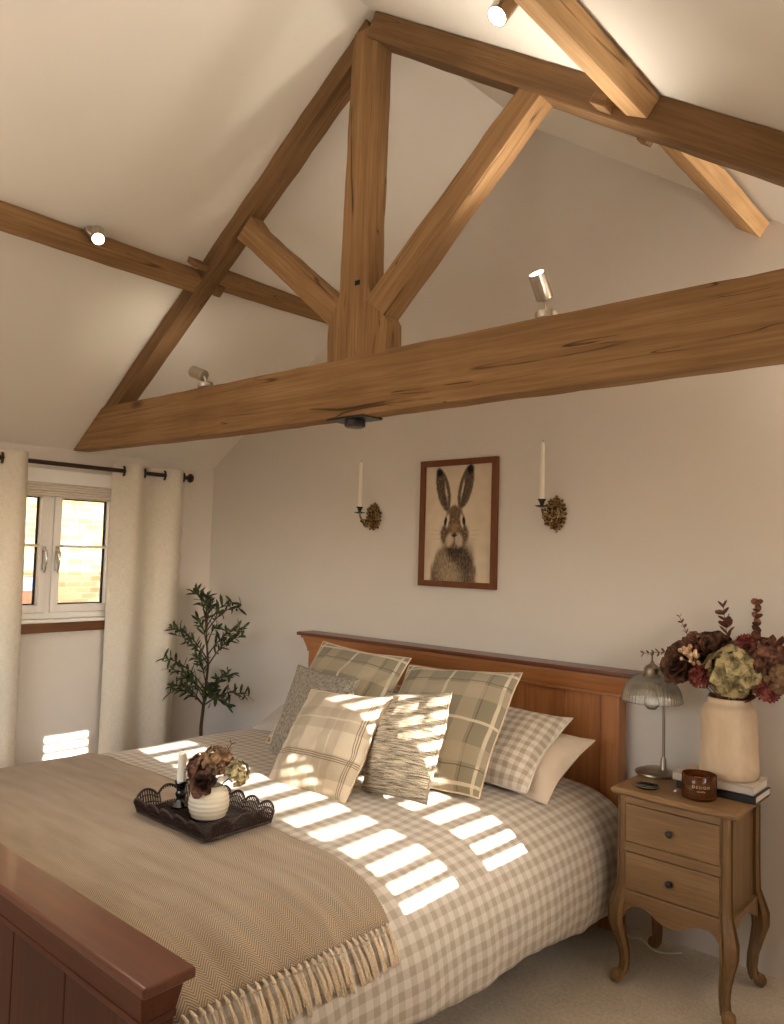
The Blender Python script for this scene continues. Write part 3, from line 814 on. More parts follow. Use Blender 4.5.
for x0 in (-3.29, -1.435):
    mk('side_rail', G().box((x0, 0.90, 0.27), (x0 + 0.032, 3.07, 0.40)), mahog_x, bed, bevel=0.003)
g = G()
g.grid(lambda u, v: V((-3.25 + 1.81 * u, 0.95 + 2.08 * v, 0.30)), 1, 1)
mk('base_panel', G().box((-3.22, 0.96, 0.0), (-1.80, 3.05, 0.26)), black_metal, bed, label='dark bed base under the duvet')
mk('mattress', G().box((-3.25, 0.935, 0.27), (-1.44, 3.045, 0.545)), plain_case, bed, bevel=0.05, bseg=4)

# duvet: profile across the bed, from the left hem to the right hem
DP = [(-3.345, 0.20), (-3.352, 0.30), (-3.348, 0.40), (-3.325, 0.49), (-3.27, 0.56), (-3.18, 0.594), (-3.0, 0.605), (-2.6, 0.609), (-2.2, 0.610), (-1.8, 0.607), (-1.6, 0.598), (-1.48, 0.575),
      (-1.395, 0.525), (-1.343, 0.45), (-1.322, 0.36), (-1.322, 0.27), (-1.338, 0.19), (-1.362, 0.12)]
def catmull(P, n):
    out = []
    for i in range(len(P) - 1):
        p0, p1, p2, p3 = (V(P[max(0, i - 1)]), V(P[i]), V(P[i + 1]), V(P[min(len(P) - 1, i + 2)]))
        for k in range(n):
            t = k / n
            out.append(0.5 * ((2 * p1) + (p2 - p0) * t + (2 * p0 - 5 * p1 + 4 * p2 - p3) * t * t + (3 * p1 - p0 - 3 * p2 + p3) * t ** 3))
    out.append(V(P[-1])); return out
DC = catmull(DP, 12)
DS = [0.0]
for a, b in zip(DC, DC[1:]): DS.append(DS[-1] + (b - a).length)
def dprof(s):
    s = min(max(s, 0), DS[-1] - 1e-6)
    lo, hi = 0, len(DS) - 1
    while hi - lo > 1:
        m = (lo + hi) // 2
        if DS[m] <= s: lo = m
        else: hi = m
    t = (s - DS[lo]) / (DS[hi] - DS[lo])
    p = DC[lo].lerp(DC[hi], t); q = DC[hi] - DC[lo]
    nrm = V((-q.y, q.x)).normalized()      # outward (up over the top)
    return p, nrm
def s_at_z(z):
    s = DS[-1]
    while s > 0 and dprof(s)[0].y < z: s -= 0.002
    return s
def wr(s, y):
    """rumples of the bedding, shared by duvet and throw"""
    w = 0.012 * noise.noise(V((s * 2.2, y * 2.0, 0.3))) + 0.006 * noise.noise(V((s * 6, y * 5, 2.0)))
    side = max(0, min(1, (s - (DS[-1] - 0.50)) / 0.3))
    w += side * (0.020 * noise.noise(V((y * 4.5, s * 1.2, 5.0))) + 0.010 * noise.noise(V((y * 11, s * 2.0, 7.0))))
    return w
def hem_s(y):                                # right hem: lower towards the headboard
    z = 0.275 - 0.045 * max(0, min(1, (y - 1.7) / 0.6)) - 0.07 * max(0, min(1, (y - 2.3) / 0.6)) + 0.012 * math.sin(y * 9)
    return s_at_z(max(0.125, z))
Y0, Y1 = 0.948, 3.035
hemc = [hem_s(Y0 + (Y1 - Y0) * j / 120) for j in range(121)]
nu, nv = 150, 120
g = G(); uv = []
def dfn(u, v):
    j = int(round(v * nv)); y = Y0 + (Y1 - Y0) * v
    s = u * hemc[j]
    p, nn = dprof(s)
    e = max(0, 1 - v * nv / 5); e2 = max(0, (v - 0.965) / 0.035)
    p = p + nn * (wr(s, y) - 0.05 * e * e * 0.6 - 0.06 * e2 * e2)
    uv.append((s, y))
    return V((p.x, y, p.y))
g.grid(dfn, nu, nv); g.uv = uv
dv = mk('duvet', g, duvet_m, None, smooth=True, angle=180, solid=0.012, origin=(-2.345, 2.0, 0.3))
tag(dv, 'beige gingham duvet cover hanging over the sides of the bed', 'duvet')

# herringbone throw over the foot of the bed
def edge_y(s):
    x = dprof(s)[0].x
    pts = [(-3.4, 1.66), (-3.2, 1.70), (-3.05, 1.73), (-2.6, 1.71), (-1.95, 1.665), (-1.62, 1.63), (-1.42, 1.60), (-1.3, 1.59)]
    for (a, b), (c, d) in zip(pts, pts[1:]):
        if x <= c: return b + (d - b) * max(0, (x - a) / (c - a))
    return pts[-1][1]
def thr_s(y):
    z = 0.530 - 0.012 * max(0, min(1, (y - 0.95) / 0.65))
    return s_at_z(z)
th = thing('throw_blanket', 'brown and cream herringbone throw spread over the foot of the bed', 'throw blanket', (-2.345, 1.3, 0.62))
TY0 = 0.955
g = G(); uv = []
s0 = 0.12
def tfn(u, v):
    # two passes keep the far edge wavy and the fringe edge at its own height
    sg = s0 + u * (thr_s(1.3) - s0)
    ye = edge_y(sg) + 0.012 * math.sin(sg * 7)
    y = TY0 + (ye - TY0) * v
    s = s0 + u * (thr_s(y) - s0)
    p, nn = dprof(s)
    p = p + nn * (wr(s, y) + 0.0155 + 0.004 * noise.noise(V((s * 8, y * 8, 9))) - 0.03 * max(0, 1 - v * 14) ** 2)
    uv.append((s, y))
    return V((p.x, y, p.y))
g.grid(tfn, 130, 60); g.uv = uv
mk('blanket', g, throw_m, th, smooth=True, angle=180, solid=0.007)
def edge_pt(y, ds=0.0, off=0.0155):
    s = thr_s(y) + ds; p, nn = dprof(s); p = p + nn * (wr(s, y) + off)
    return V((p.x, y, p.y))
nt = 31
for i in range(nt):
    y = 0.97 + (1.585 - 0.97) * i / (nt - 1)
    rnd = random.Random(i)
    g = G()
    hang = 0.076 + rnd.uniform(-0.010, 0.012); dy = rnd.uniform(-0.012, 0.012)
    knot = edge_pt(y + dy * 0.2, 0.012, 0.020)
    g.tube([edge_pt(y, -0.004), edge_pt(y, 0.006, 0.021), knot], [0.003, 0.0042, 0.005], 7)
    g.ball(knot, 0.0062, 8)
    for k in range(9):
        yy = y + dy * 0.2; a = rnd.uniform(-1, 1); b = rnd.uniform(0.0, 1)
        path = [knot]
        for q in (0.35, 0.7, 1.0):
            path.append(edge_pt(yy + (dy * 0.8 + a * 0.007) * q, 0.012 + hang * q * rnd.uniform(0.92, 1.05), 0.018 + 0.006 * b * (1 - q) + 0.002 * a))
        g.tube(path, [0.0027, 0.0025, 0.0023, 0.0014], 5)
    mk('tassel', g, fringe_m, th, smooth=True, angle=180)

# ------------------------------------------------------------------ cushions and pillows
def Rm(yaw, tilt, roll):
    B = Matrix(((1, 0, 0), (0, 0, -1), (0, 1, 0)))
    return (Matrix.Rotation(yaw, 3, 'Z') @ B @ Matrix.Rotation(tilt, 3, 'X') @ Matrix.Rotation(roll, 3, 'Z'))
def cushion(name, label, cat, group, c, rot, w, h, t, mat, seed=0, pinch=0.06, piping=None, flange=0.0, wrinkle=0.006, tex=1.0):
    M = Rm(*rot).to_4x4(); M.translation = V(c)
    R = 34
    g = G(); uv = []
    def side(sg):
        def fn(u, v):
            a, b = 2 * u - 1, 2 * v - 1
            fa = max(0, (1 - abs(a) ** 2.2) * (1 - abs(b) ** 2.2))
            th_ = t / 2 * fa ** 0.55
            x = a * w / 2 * (1 - pinch * (1 - b * b) * abs(a) ** 3)
            y = b * h / 2 * (1 - pinch * (1 - a * a) * abs(b) ** 3)
            k = min(1, fa * 3)
            z = sg * th_ + (noise.noise(V((a * 2.4, b * 2.4, seed + sg))) * wrinkle * 1.6 + noise.noise(V((a * 6, b * 6, seed + 5 * sg))) * wrinkle) * k
            z += 0.012 * noise.noise(V((a * 1.5, b * 1.5, seed + 20))) 
            uv.append((x * tex, y * tex))
            return M @ V((x, y, z))
        return fn
    g.grid(side(1), R, R); g.grid(side(-1), R, R, flip=True); g.uv = uv
    t_ = thing(name, label, cat, c, group)
    mk('cover', g, mat, t_, smooth=True, angle=180)
    # seam / piping round the edge
    def ed(a, b):
        x = a * w / 2 * (1 - pinch * (1 - b * b) * abs(a) ** 3); y = b * h / 2 * (1 - pinch * (1 - a * a) * abs(b) ** 3)
        return M @ V((x, y, 0.012 * noise.noise(V((a * 1.5, b * 1.5, seed + 20)))))
    P = []
    for k in range(20): P.append(ed(-1 + 2 * k / 20, -1))
    for k in range(20): P.append(ed(1, -1 + 2 * k / 20))
    for k in range(20): P.append(ed(1 - 2 * k / 20, 1))
    for k in range(21): P.append(ed(-1, 1 - 2 * k / 20))
    mk('seam', G().tube(P, 0.0035, 6), piping or mat, t_, smooth=True, angle=180)
    return t_
R_ = math.radians
GP = 'pillows stacked against the headboard'
cushion('pillow', 'plain oatmeal pillow lying under the gingham pillow on the right', 'pillow', GP, (-1.80, 2.775, 0.69), (R_(-3), R_(-62), 0), 0.66, 0.39, 0.15, plain_case, 31, 0.08)
cushion('pillow', 'beige gingham pillow on top of the plain pillow on the right', 'pillow', GP, (-1.885, 2.715, 0.745), (R_(1), R_(-59), R_(1)), 0.68, 0.43, 0.16, sham_m, 32, 0.08)
cushion('pillow', 'plain grey pillow at the far left of the bed', 'pillow', GP, (-2.86, 2.74, 0.68), (R_(4), R_(-72), 0), 0.58, 0.42, 0.13, grey_case, 33, 0.03)
cushion('pillow', 'gingham pillow behind the left plaid cushion', 'pillow', GP, (-2.76, 2.77, 0.745), (R_(2), R_(-58), 0), 0.56, 0.42, 0.15, sham_m, 34, 0.03)
GC = 'scatter cushions piled on the bed'
cushion('cushion', 'large olive plaid cushion nearest the gingham pillow on the right', 'cushion', GC, (-1.938, 2.53, 0.822), (R_(2.9), R_(-42), R_(4)), 0.555, 0.555, 0.17, plaid_big, 41, 0.05, fringe_m)
cushion('cushion', 'large olive plaid cushion at the back left before the headboard', 'cushion', GC, (-2.519, 2.52, 0.837), (R_(3.9), R_(-37), R_(-3.4)), 0.55, 0.55, 0.16, plaid_big, 42, 0.05, fringe_m)
cushion('cushion', 'brown and cream slub tweed cushion striped by sunlight', 'cushion', GC, (-1.86, 2.215, 0.812), (R_(-18), R_(-22), R_(10)), 0.42, 0.385, 0.13, tweed_m, 43, 0.05)
cushion('cushion', 'grey boucle cushion at the far left of the cushion pile', 'cushion', GC, (-2.505, 2.345, 0.776), (R_(-9.8), R_(-22), 0), 0.468, 0.435, 0.13, boucle_m, 44, 0.05)
cushion('cushion', 'cream check cushion at the front of the pile', 'cushion', GC, (-2.20, 2.148, 0.77), (R_(-2.7), R_(-36.6), R_(4.7)), 0.454, 0.43, 0.14, plaid_lt, 45, 0.05, fringe_m)

# ------------------------------------------------------------------ tray on the throw
TZ = 0.634
tx0, tx1, ty0, ty1 = -2.335, -1.955, 1.42, 1.668
tray = thing('tray', 'dark woven rattan tray with scalloped rim on the throw', 'tray', ((tx0 + tx1) / 2, (ty0 + ty1) / 2, TZ))
g = G().box((tx0, ty0, TZ), (tx1, ty1, TZ + 0.006))
k = 0
x = tx0 + 0.01
while x < tx1 - 0.005:
    g.tube([(x, ty0, TZ + 0.008), (x, ty1, TZ + 0.008)], 0.0036, 6); x += 0.0155
mk('base', g, rattan, tray, smooth=True, angle=40)
def wall_strip(p0, p1, nsc, hmin, hmax, hole=None, out=None):
    """vertical canes under a scalloped rim, leaning outwards"""
    p0, p1 = V(p0), V(p1); L = (p1 - p0).length; n = int(L / 0.0088)
    g = G()
    top = []
    for i in range(n + 1):
        t = i / n
        h = hmin + (hmax - hmin) * abs(math.sin(PI * nsc * t)) ** 0.6
        a = p0.lerp(p1, t); b = a + V(out) * (0.022 * h / hmax) + V((0, 0, h))
        top.append(b)
        if hole and hole[0] < t < hole[1]:
            g.tube([a, a.lerp(b, 0.22)], 0.0024, 5); g.tube([a.lerp(b, 0.86), b], 0.0024, 5)
        else:
            g.tube([a, a.lerp(b, 0.5) , b], 0.0025, 5)
    g.tube(top, 0.0040, 8)
    g.tube([p0 + V((0, 0, 0.004)), p1 + V((0, 0, 0.004))], 0.006, 8)
    for q in (0.35, 0.7):
        seg = []
        for i in range(n + 1):
            t = i / n
            a = p0.lerp(p1, t); pt = a.lerp(top[i], q)
            if hole and hole[0] < t < hole[1] and q > 0.3: 
                if len(seg) > 1: g.tube(seg, 0.0022, 5)
                seg = []
            else: seg.append(pt)
        if len(seg) > 1: g.tube(seg, 0.0022, 5)
    return g
H0, H1 = 0.030, 0.054
mk('side_wall', wall_strip((tx0, ty0, TZ), (tx1, ty0, TZ), 5, H0, H1, None, (0, -1, 0)), rattan, tray, smooth=True)
mk('side_wall', wall_strip((tx0, ty1, TZ), (tx1, ty1, TZ), 5, H0, H1, None, (0, 1, 0)), rattan, tray, smooth=True)
mk('handle_wall', wall_strip((tx0, ty0, TZ), (tx0, ty1, TZ), 3, H0, H1 + 0.006, (0.36, 0.64), (-1, 0, 0)), rattan, tray, smooth=True)
mk('handle_wall', wall_strip((tx1, ty0, TZ), (tx1, ty1, TZ), 3, H0, H1 + 0.006, (0.36, 0.64), (1, 0, 0)), rattan, tray, smooth=True)
FLZ = TZ + 0.0125
cx, cy = -2.255, 1.53
ch = thing('candlestick', 'dark glass candlestick standing in the rattan tray', 'candlestick', (cx, cy, FLZ))
mk('holder', G().lathe([(0, 0), (0.030, 0), (0.031, 0.004), (0.026, 0.010), (0.018, 0.018), (0.014, 0.028), (0.017, 0.036), (0.019, 0.042), (0.015, 0.05), (0.014, 0.062), (0.018, 0.072), (0.023, 0.08), (0.022, 0.083), (0.014, 0.083), (0.013, 0.066), (0, 0.066)], 28, Matrix.Translation(V((cx, cy, FLZ)))), dark_glass, ch, smooth=True, angle=50)
def candle(label, p, h, r0, r1, group=None, wick=True):
    t = thing('candle', label, 'candle', p, group)
    mk('wax', G().lathe([(0, 0), (r0, 0), (r0, h * 0.1), (r0 * 0.6 + r1 * 0.4, h * 0.6), (r1, h * 0.97), (r1 * 0.6, h), (0, h)], 20, Matrix.Translation(V(p))), wax, t, smooth=True, angle=50)
    if wick: mk('wick', G().tube([V(p) + V((0, 0, h - 0.002)), V(p) + V((0.001, 0, h + 0.006)), V(p) + V((0.002, 0, h + 0.011))], 0.0011, 5), wick_m, t)
    return t
candle('short cream dinner candle in the dark glass candlestick on the tray', (cx, cy, FLZ + 0.066), 0.110, 0.0150, 0.0140)

vx, vy = -2.105, 1.535
rv = thing('ribbed_vase', 'small round cream ribbed vase in the rattan tray', 'vase', (vx, vy, FLZ))
pr_ = [(0, 0), (0.040, 0)]
for i in range(33):
    t = i / 32; z = 0.004 + t * 0.096
    r = 0.042 + 0.023 * math.sin(PI * min(1, 0.12 + t * 0.86)) ** 0.8
    if t > 0.9: r = r - (t - 0.9) * 0.05
    pr_.append((r + 0.0011 * math.sin(t * 2 * PI * 7), z))
rn = pr_[-1][0]
pr_ += [(rn - 0.004, 0.101), (rn - 0.006, 0.096), (rn - 0.004, 0.05), (0, 0.02)]
mk('body', G().lathe(pr_, 40, Matrix.Translation(V((vx, vy, FLZ)))), ceramic, rv, smooth=True, angle=60)

# ------------------------------------------------------------------ flowers
NECK = None
def stem_path(root, head, bend=0.0):
    root, head = V(root), V(head)
    if NECK is not None:
        d = head - NECK; d.z = 0
        k = NECK + d.normalized() * 0.035
        P = [root, root.lerp(k, 0.6), k]
        c1 = k + V((0, 0, 0.07)); 
        for q in (0.25, 0.5, 0.75, 1.0): P.append((k * (1 - q) ** 2 + c1 * 2 * q * (1 - q) + head * q * q))
        return P
    m = root.lerp(head, 0.55); m.z += bend
    return [root, root.lerp(m, 0.5) + V((0, 0, bend * 0.4)), m, head]
def flower(name, label, cat, group, root, head, build, bend=0.02, leaf=0):
    t = thing(name, label, cat, root, group)
    mk('stem', G().tube(stem_path(root, head, bend), 0.0024, 6), stem_m, t, smooth=True)
    build(t, V(head), (V(head) - V(root)).normalized())
    return t
def b_peony(r, mat, flat=0.8, seed=0, face=None):
    def f(t, c, d):
        rnd = random.Random(seed)
        d = V(face).normalized() if face else d
        M0 = aim(c, d)
        g = G()
        n = 46
        for i in range(n):
            q = (i + 0.5) / n
            az = i * 2.39996
            tilt = math.radians(8 + 98 * q)              # opening outwards
            L = r * (0.55 + 0.55 * q) * rnd.uniform(0.9, 1.1); W = r * (0.6 + 0.5 * q) * rnd.uniform(0.85, 1.1)
            M = M0 @ Matrix.Rotation(az, 4, 'Z') @ Matrix.Translation(V((0, r * 0.10 * q, -r * 0.30 * flat + 0.0))) @ Matrix.Rotation(math.radians(90) - tilt, 4, 'X') @ Matrix.Rotation(rnd.uniform(-0.3, 0.3), 4, 'Y')
            g.petal(M, L, W, cup=0.55, n=5, tip=0.35, curl=0.30 + rnd.uniform(-0.15, 0.25))
        g.ball(c - d * r * 0.15, r * 0.34, 10)
        mk('bloom', g, mat, t, smooth=True, angle=180)
    return f
def b_hydrangea(r, mat, seed=0, flat=0.85, nfl=110, size=0.30, face=None):
    def f(t, c, d):
        rnd = random.Random(seed); d = V(face).normalized() if face else d
        g = G(); M0 = aim(c, d)
        for i in range(nfl):
            z = 1 - 1.55 * (i + 0.5) / nfl; a = i * 2.39996
            s = math.sqrt(max(0, 1 - z * z))
            nrm = V((s * math.cos(a), s * math.sin(a), z))
            p = V((nrm.x * r, nrm.y * r, nrm.z * r * flat)) * rnd.uniform(0.80, 1.14)
            M = M0 @ aim(p, nrm + V((rnd.uniform(-.35, .35), rnd.uniform(-.35, .35), rnd.uniform(-.2, .2))), rnd.uniform(0, 6.3))
            L = r * size * rnd.uniform(0.85, 1.2)
            for k in range(4):
                g.petal(M @ Matrix.Rotation(k * PI / 2, 4, 'Z') @ Matrix.Rotation(0.25 + rnd.uniform(-.15, .2), 4, 'X'), L, L * 1.0, cup=0.35, n=3, tip=0.35, curl=0.1)
        g.ball(c, r * 0.60, 12)
        mk('bloom', g, mat, t, smooth=True, angle=180)
    return f
def b_pompom(r, mat, seed=0):
    def f(t, c, d):
        rnd = random.Random(seed); g = G(); M0 = aim(c, d)
        n = 130
        for i in range(n):
            z = 1 - 1.8 * (i + 0.5) / n; a = i * 2.39996; s = math.sqrt(max(0, 1 - z * z))
            nrm = V((s * math.cos(a), s * math.sin(a), z))
            M = M0 @ aim(nrm * r * 0.55, nrm) @ Matrix.Rotation(-PI / 2 + 0.5, 4, 'X')
            M = M0 @ aim(nrm * r * 0.55, nrm, rnd.uniform(0, 6)) @ Matrix.Rotation(PI / 2 - 0.25, 4, 'X')
            g.petal(M, r * 0.5, r * 0.24, cup=0.6, n=3, tip=0.5, curl=0.1)
        g.ball(c, r * 0.6, 12)
        mk('bloom', g, mat, t, smooth=True, angle=180)
    return f
def b_berries(r, mat, seed=0):
    def f(t, c, d):
        rnd = random.Random(seed); g = G()
        for i in range(22):
            p = c + V((rnd.gauss(0, 1), rnd.gauss(0, 1), rnd.gauss(0, 1))) * r * 0.45
            g.ball(p, rnd.uniform(0.006, 0.009), 10)
            g.tube([c - d * r, p], 0.0011, 4)
        mk('berries', g, mat, t, smooth=True, angle=180)
    return f
def eucalyptus(name, label, group, pts, nleaf, size, mat=None, seed=0):
    pts = [V(p) for p in pts]
    if NECK is not None:
        d_ = pts[1] - NECK; d_.z = 0
        pts.insert(1, NECK + d_.normalized() * 0.045)
    t = thing(name, label, 'eucalyptus stem', pts[0], group)
    C = []
    for i in range(len(pts) - 1):
        for k in range(8): C.append(pts[i].lerp(pts[i + 1], k / 8))
    C.append(pts[-1])
    mk('stem', G().tube(C, [0.0022 - 0.0012 * i / len(C) for i in range(len(C))], 5), stem_m, t, smooth=True)
    rnd = random.Random(seed); g = G()
    n0 = int(len(C) * 0.35) if len(pts) > 2 else 0
    for i in range(nleaf):
        q = i / (nleaf - 1)
        idx = n0 + (len(C) - 1 - n0) * q; a = C[int(idx)]; b = C[min(int(idx) + 1, len(C) - 1)]
        p = a.lerp(b, idx - int(idx)); d = (C[min(int(idx) + 1, len(C) - 1)] - C[max(int(idx) - 1, 0)]).normalized()
        sz = size * (1.15 - 0.55 * q) * rnd.uniform(0.85, 1.15)
        for s in (0, PI):
            az = s + (i % 2) * 0.5 - 0.25 + rnd.uniform(-.25, .25)
            M = aim(p, d, az) @ Matrix.Rotation(math.radians(36) + rnd.uniform(-.25, .25), 4, 'X') @ Matrix.Rotation(rnd.uniform(-.7, .7), 4, 'Y')
            g.petal(M, sz, sz * 0.74, cup=0.25, n=4, tip=0.3, curl=0.15)
    mk('leaves', g, mat or euc_m, t, smooth=True, angle=180)
    return t
GT = 'dried flowers in the small tray vase'
root = (vx, vy, FLZ + 0.03)
flower('flower', 'dark plum peony at the front of the small ribbed vase', 'flower', GT, root, (-2.078, 1.487, FLZ + 0.118), b_peony(0.038, dark_pet, 0.8, 3, (0.45, -0.75, 0.45)))
flower('flower', 'tall tan hydrangea head rising from the small ribbed vase', 'flower', GT, root, (-2.095, 1.555, FLZ + 0.168), b_hydrangea(0.048, tan_pet, 4, 1.0, 80, 0.30))
flower('flower', 'rust brown bloom left in the small ribbed vase beside the candle', 'flower', GT, root, (-2.165, 1.545, FLZ + 0.135), b_hydrangea(0.044, rust_pet, 5, 0.95, 70, 0.32))
flower('flower', 'pale green sprig of florets at the right of the small ribbed vase', 'flower', GT, root, (-2.035, 1.585, FLZ + 0.142), b_hydrangea(0.034, green_pet, 6, 1.0, 40, 0.40))
eucalyptus('eucalyptus_stem', 'dark sprig sticking up from the small ribbed vase', GT, [root, (-2.115, 1.57, FLZ + 0.15), (-2.085, 1.60, FLZ + 0.222)], 7, 0.026, dark_pet, 7)

# ------------------------------------------------------------------ bedside table
NX0, NX1, NY0, NY1, NZ = -1.262, -0.868, 2.712, 3.05, 0.664
ns = thing('bedside_table', 'brown wooden bedside table with two drawers and cabriole legs', 'bedside table', (-1.065, 2.88, 0))
# moulded top with a gently bowed front edge
def top_outline(o, n=14):
    P = []
    x0, x1, y0, y1 = -1.285 - o, -0.845 + o, 2.692 - o, 3.062
    for i in range(n + 1):
        u = i / n
        P.append((x0 + (x1 - x0) * u, y0 + 0.012 * (math.cos(2 * PI * (u - 0.5) * 1.0) * -0.5 + 0.5) - 0.012 * math.cos(4 * PI * (u - .5)) * 0.3 * 0))
    P += [(x1, y1), (x0, y1)]
    return P
g = G()
lay = [(-0.012, 0.660), (-0.004, 0.664), (0.0, 0.669), (0.0, 0.677), (-0.003, 0.682), (-0.007, 0.685)]
PP = [[V((x, y, z)) for x, y in top_outline(o)] for o, z in lay]
m = len(PP[0]); Vs = [p for r in PP for p in r]; Fs = []
for i in range(len(PP) - 1):
    for k in range(m): Fs.append((i * m + k, i * m + (k + 1) % m, (i + 1) * m + (k + 1) % m, (i + 1) * m + k))
Fs += [tuple(range(m))[::-1], tuple((len(PP) - 1) * m + k for k in range(m))]
g.add(Vs, Fs); mk('top', g, stand_x, ns, smooth=True, angle=30)
g = G().box((NX0 + 0.02, NY0 + 0.012, 0.318), (NX1 - 0.02, NY1 - 0.012, 0.661))
mk('carcass', g, stand_z, ns, bevel=0.002)
# face frame: stiles, rails
g = G()
for b in (((NX0 + 0.028, NY0 + 0.002, 0.636), (NX1 - 0.028, NY0 + 0.016, 0.661)), ((NX0 + 0.028, NY0 + 0.002, 0.468), (NX1 - 0.028, NY0 + 0.016, 0.500)), ((NX0 + 0.028, NY0 + 0.002, 0.314), (NX1 - 0.028, NY0 + 0.016, 0.332))): g.box(*b)
mk('rail', g, stand_x, ns, bevel=0.002)
g = G()
for z0, z1 in ((0.503, 0.633), (0.336, 0.465)):
    dd = mk('drawer', G().box((NX0 + 0.033, NY0 + 0.0, z0), (NX1 - 0.033, NY0 + 0.02, z1)), stand_x, ns, bevel=0.003)
    zc = (z0 + z1) / 2
    mk('knob', G().lathe([(0, 0), (0.006, 0), (0.0055, 0.006), (0.010, 0.012), (0.0125, 0.017), (0.0115, 0.022), (0.007, 0.0255), (0, 0.026)], 20, aim((-1.066, NY0, zc), (0, -1, 0))), black_metal, dd, smooth=True, angle=60, label='small black knob')
# aprons with a shaped lower edge
def apron_z(u):
    s = abs(2 * u - 1)
    return 0.243 + 0.040 * (0.5 - 0.5 * math.cos(PI * min(1, s / 0.62))) - 0.055 * max(0, (s - 0.72) / 0.28) ** 1.6
g = G(); n = 30
pts = [(NX0 + 0.02 + (NX1 - NX0 - 0.04) * i / n, apron_z(i / n)) for i in range(n + 1)] + [(NX1 - 0.02, 0.322), (NX0 + 0.02, 0.322)]
g.prism_xz(pts, NY0 + 0.0, NY0 + 0.016)
mk('apron', g, stand_x, ns, bevel=0.002)
for x0, x1 in ((NX0 + 0.004, NX0 + 0.02), (NX1 - 0.02, NX1 - 0.004)):
    g = G(); P = []
    for xx in (x0, x1):
        for i in range(n + 1): P.append(V((xx, NY0 + 0.02 + (NY1 - NY0 - 0.04) * i / n, 0.252 + 0.05 * math.sin(PI * i / n) ** 1.5)))
        P += [V((xx, NY1 - 0.02, 0.322)), V((xx, NY0 + 0.02, 0.322))]
    mm = n + 3
    g.add(P, [tuple(range(mm)), tuple(range(mm, 2 * mm))[::-1]] + [(i, i + mm, (i + 1) % mm + mm, (i + 1) % mm) for i in range(mm)])
    mk('side_apron', g, stand_z, ns, bevel=0.002)
for sx, sy in ((-1, -1), (1, -1), (1, 1), (-1, 1)):
    bx = NX0 + 0.018 if sx < 0 else NX1 - 0.018
    by = NY0 + 0.018 if sy < 0 else NY1 - 0.018
    prof = [(0.660, 0, .018), (0.42, 0, .018), (0.345, 0.001, .0190), (0.30, 0.009, .024), (0.26, 0.016, .028), (0.215, 0.017, .0265), (0.165, 0.007, .0215), (0.115, -0.003, .018), (0.07, -0.006, .0165), (0.045, -0.002, .0165), (0.026, 0.005, .018)]
    g = G(); Pf = []
    rings = []
    for i in range(len(prof) - 1):
        for k in range(4):
            t = k / 4; a, b = prof[i], prof[i + 1]
            t2 = t
            rings.append(tuple(a[j] + (b[j] - a[j]) * t2 for j in range(3)))
    rings.append(prof[-1])
    Vv = []
    for z, off, hw in rings:
        cxx, cyy = bx + sx * off, by + sy * off
        for ca, cb in ((-1, -1), (1, -1), (1, 1), (-1, 1)):
            for s_ in ((0.55, 1), (1, 0.55)) if ca * cb > 0 else ((1, 0.55), (0.55, 1)):
                Vv.append(V((cxx + ca * hw * s_[0], cyy + cb * hw * s_[1], z)))
    Ff = []
    for i in range(len(rings) - 1):
        for k in range(8): Ff.append((i * 8 + k, i * 8 + (k + 1) % 8, (i + 1) * 8 + (k + 1) % 8, (i + 1) * 8 + k))
    Ff += [tuple(range(8)), tuple((len(rings) - 1) * 8 + k for k in range(8))]
    g.add(Vv, Ff)
    lg = mk('leg', g, stand_z, ns, smooth=True, angle=40)
    fc = V((bx + sx * 0.015, by + sy * 0.015, 0.0235))
    g = G().ball(fc, (0.0235, 0.0235, 0.0235), 16)
    for k in range(-2, 3):
        g.torus(fc, 0.0232 * math.cos(k * 0.5), 0.0024, (Matrix.Rotation(math.atan2(sy, sx), 4, 'Z') @ Matrix.Rotation(PI / 2, 4, 'X')) if False else Matrix.Rotation(math.atan2(sy, sx) + PI / 2, 4, 'Z') @ Matrix.Rotation(PI / 2 + k * 0.0, 4, 'X'), 20, 6) if k == 0 else None
    mk('scroll_foot', g, stand_z, lg, smooth=True, angle=180)

# things on the bedside table
NT = 0.6855
# lamp
LX, LY = -1.252, 2.985
lp = thing('table_lamp', 'nickel bedside lamp with ribbed glass dome shade', 'table lamp', (LX, LY, NT))
mk('base', G().lathe([(0, 0), (0.074, 0), (0.077, 0.004), (0.076, 0.010), (0.068, 0.014), (0.050, 0.017), (0.047, 0.021), (0.044, 0.023), (0, 0.024)], 44, Matrix.Translation(V((LX + 0.018, LY, NT)))), steel_dk, lp, smooth=True, angle=40)
px_, py_ = LX + 0.050, LY - 0.004
g = G().lathe([(0, 0), (0.013, 0), (0.0135, 0.004), (0.0105, 0.010), (0.0105, 0.045), (0.0085, 0.052), (0.006, 0.056), (0.0055, 0.06), (0.0055, 0.33), (0, 0.33)], 20, Matrix.Translation(V((px_, py_, NT + 0.014))))
mk('pole', g, steel_dk, lp, smooth=True, angle=40)
mk('arm', G().tube([(px_, py_, NT + 0.335), (px_ - 0.012, py_, NT + 0.352), (LX + 0.01, LY, NT + 0.36), (LX, LY, NT + 0.36)], 0.0055, 10), steel_dk, lp, smooth=True)
SZt, SZb = 1.062, 0.972
pf = []
for i in range(19):
    t = i / 18; a = t * PI / 2
    pf.append((0.028 + 0.084 * math.sin(a) ** 0.9, SZt - (SZt - SZb) * (1 - math.cos(a)) ** 0.85))
pf += [(0.1145, SZb - 0.004), (0.1135, SZb - 0.009)]
inner = [(r - 0.0026, z - 0.002 if i < 12 else z) for i, (r, z) in enumerate(pf)][::-1]
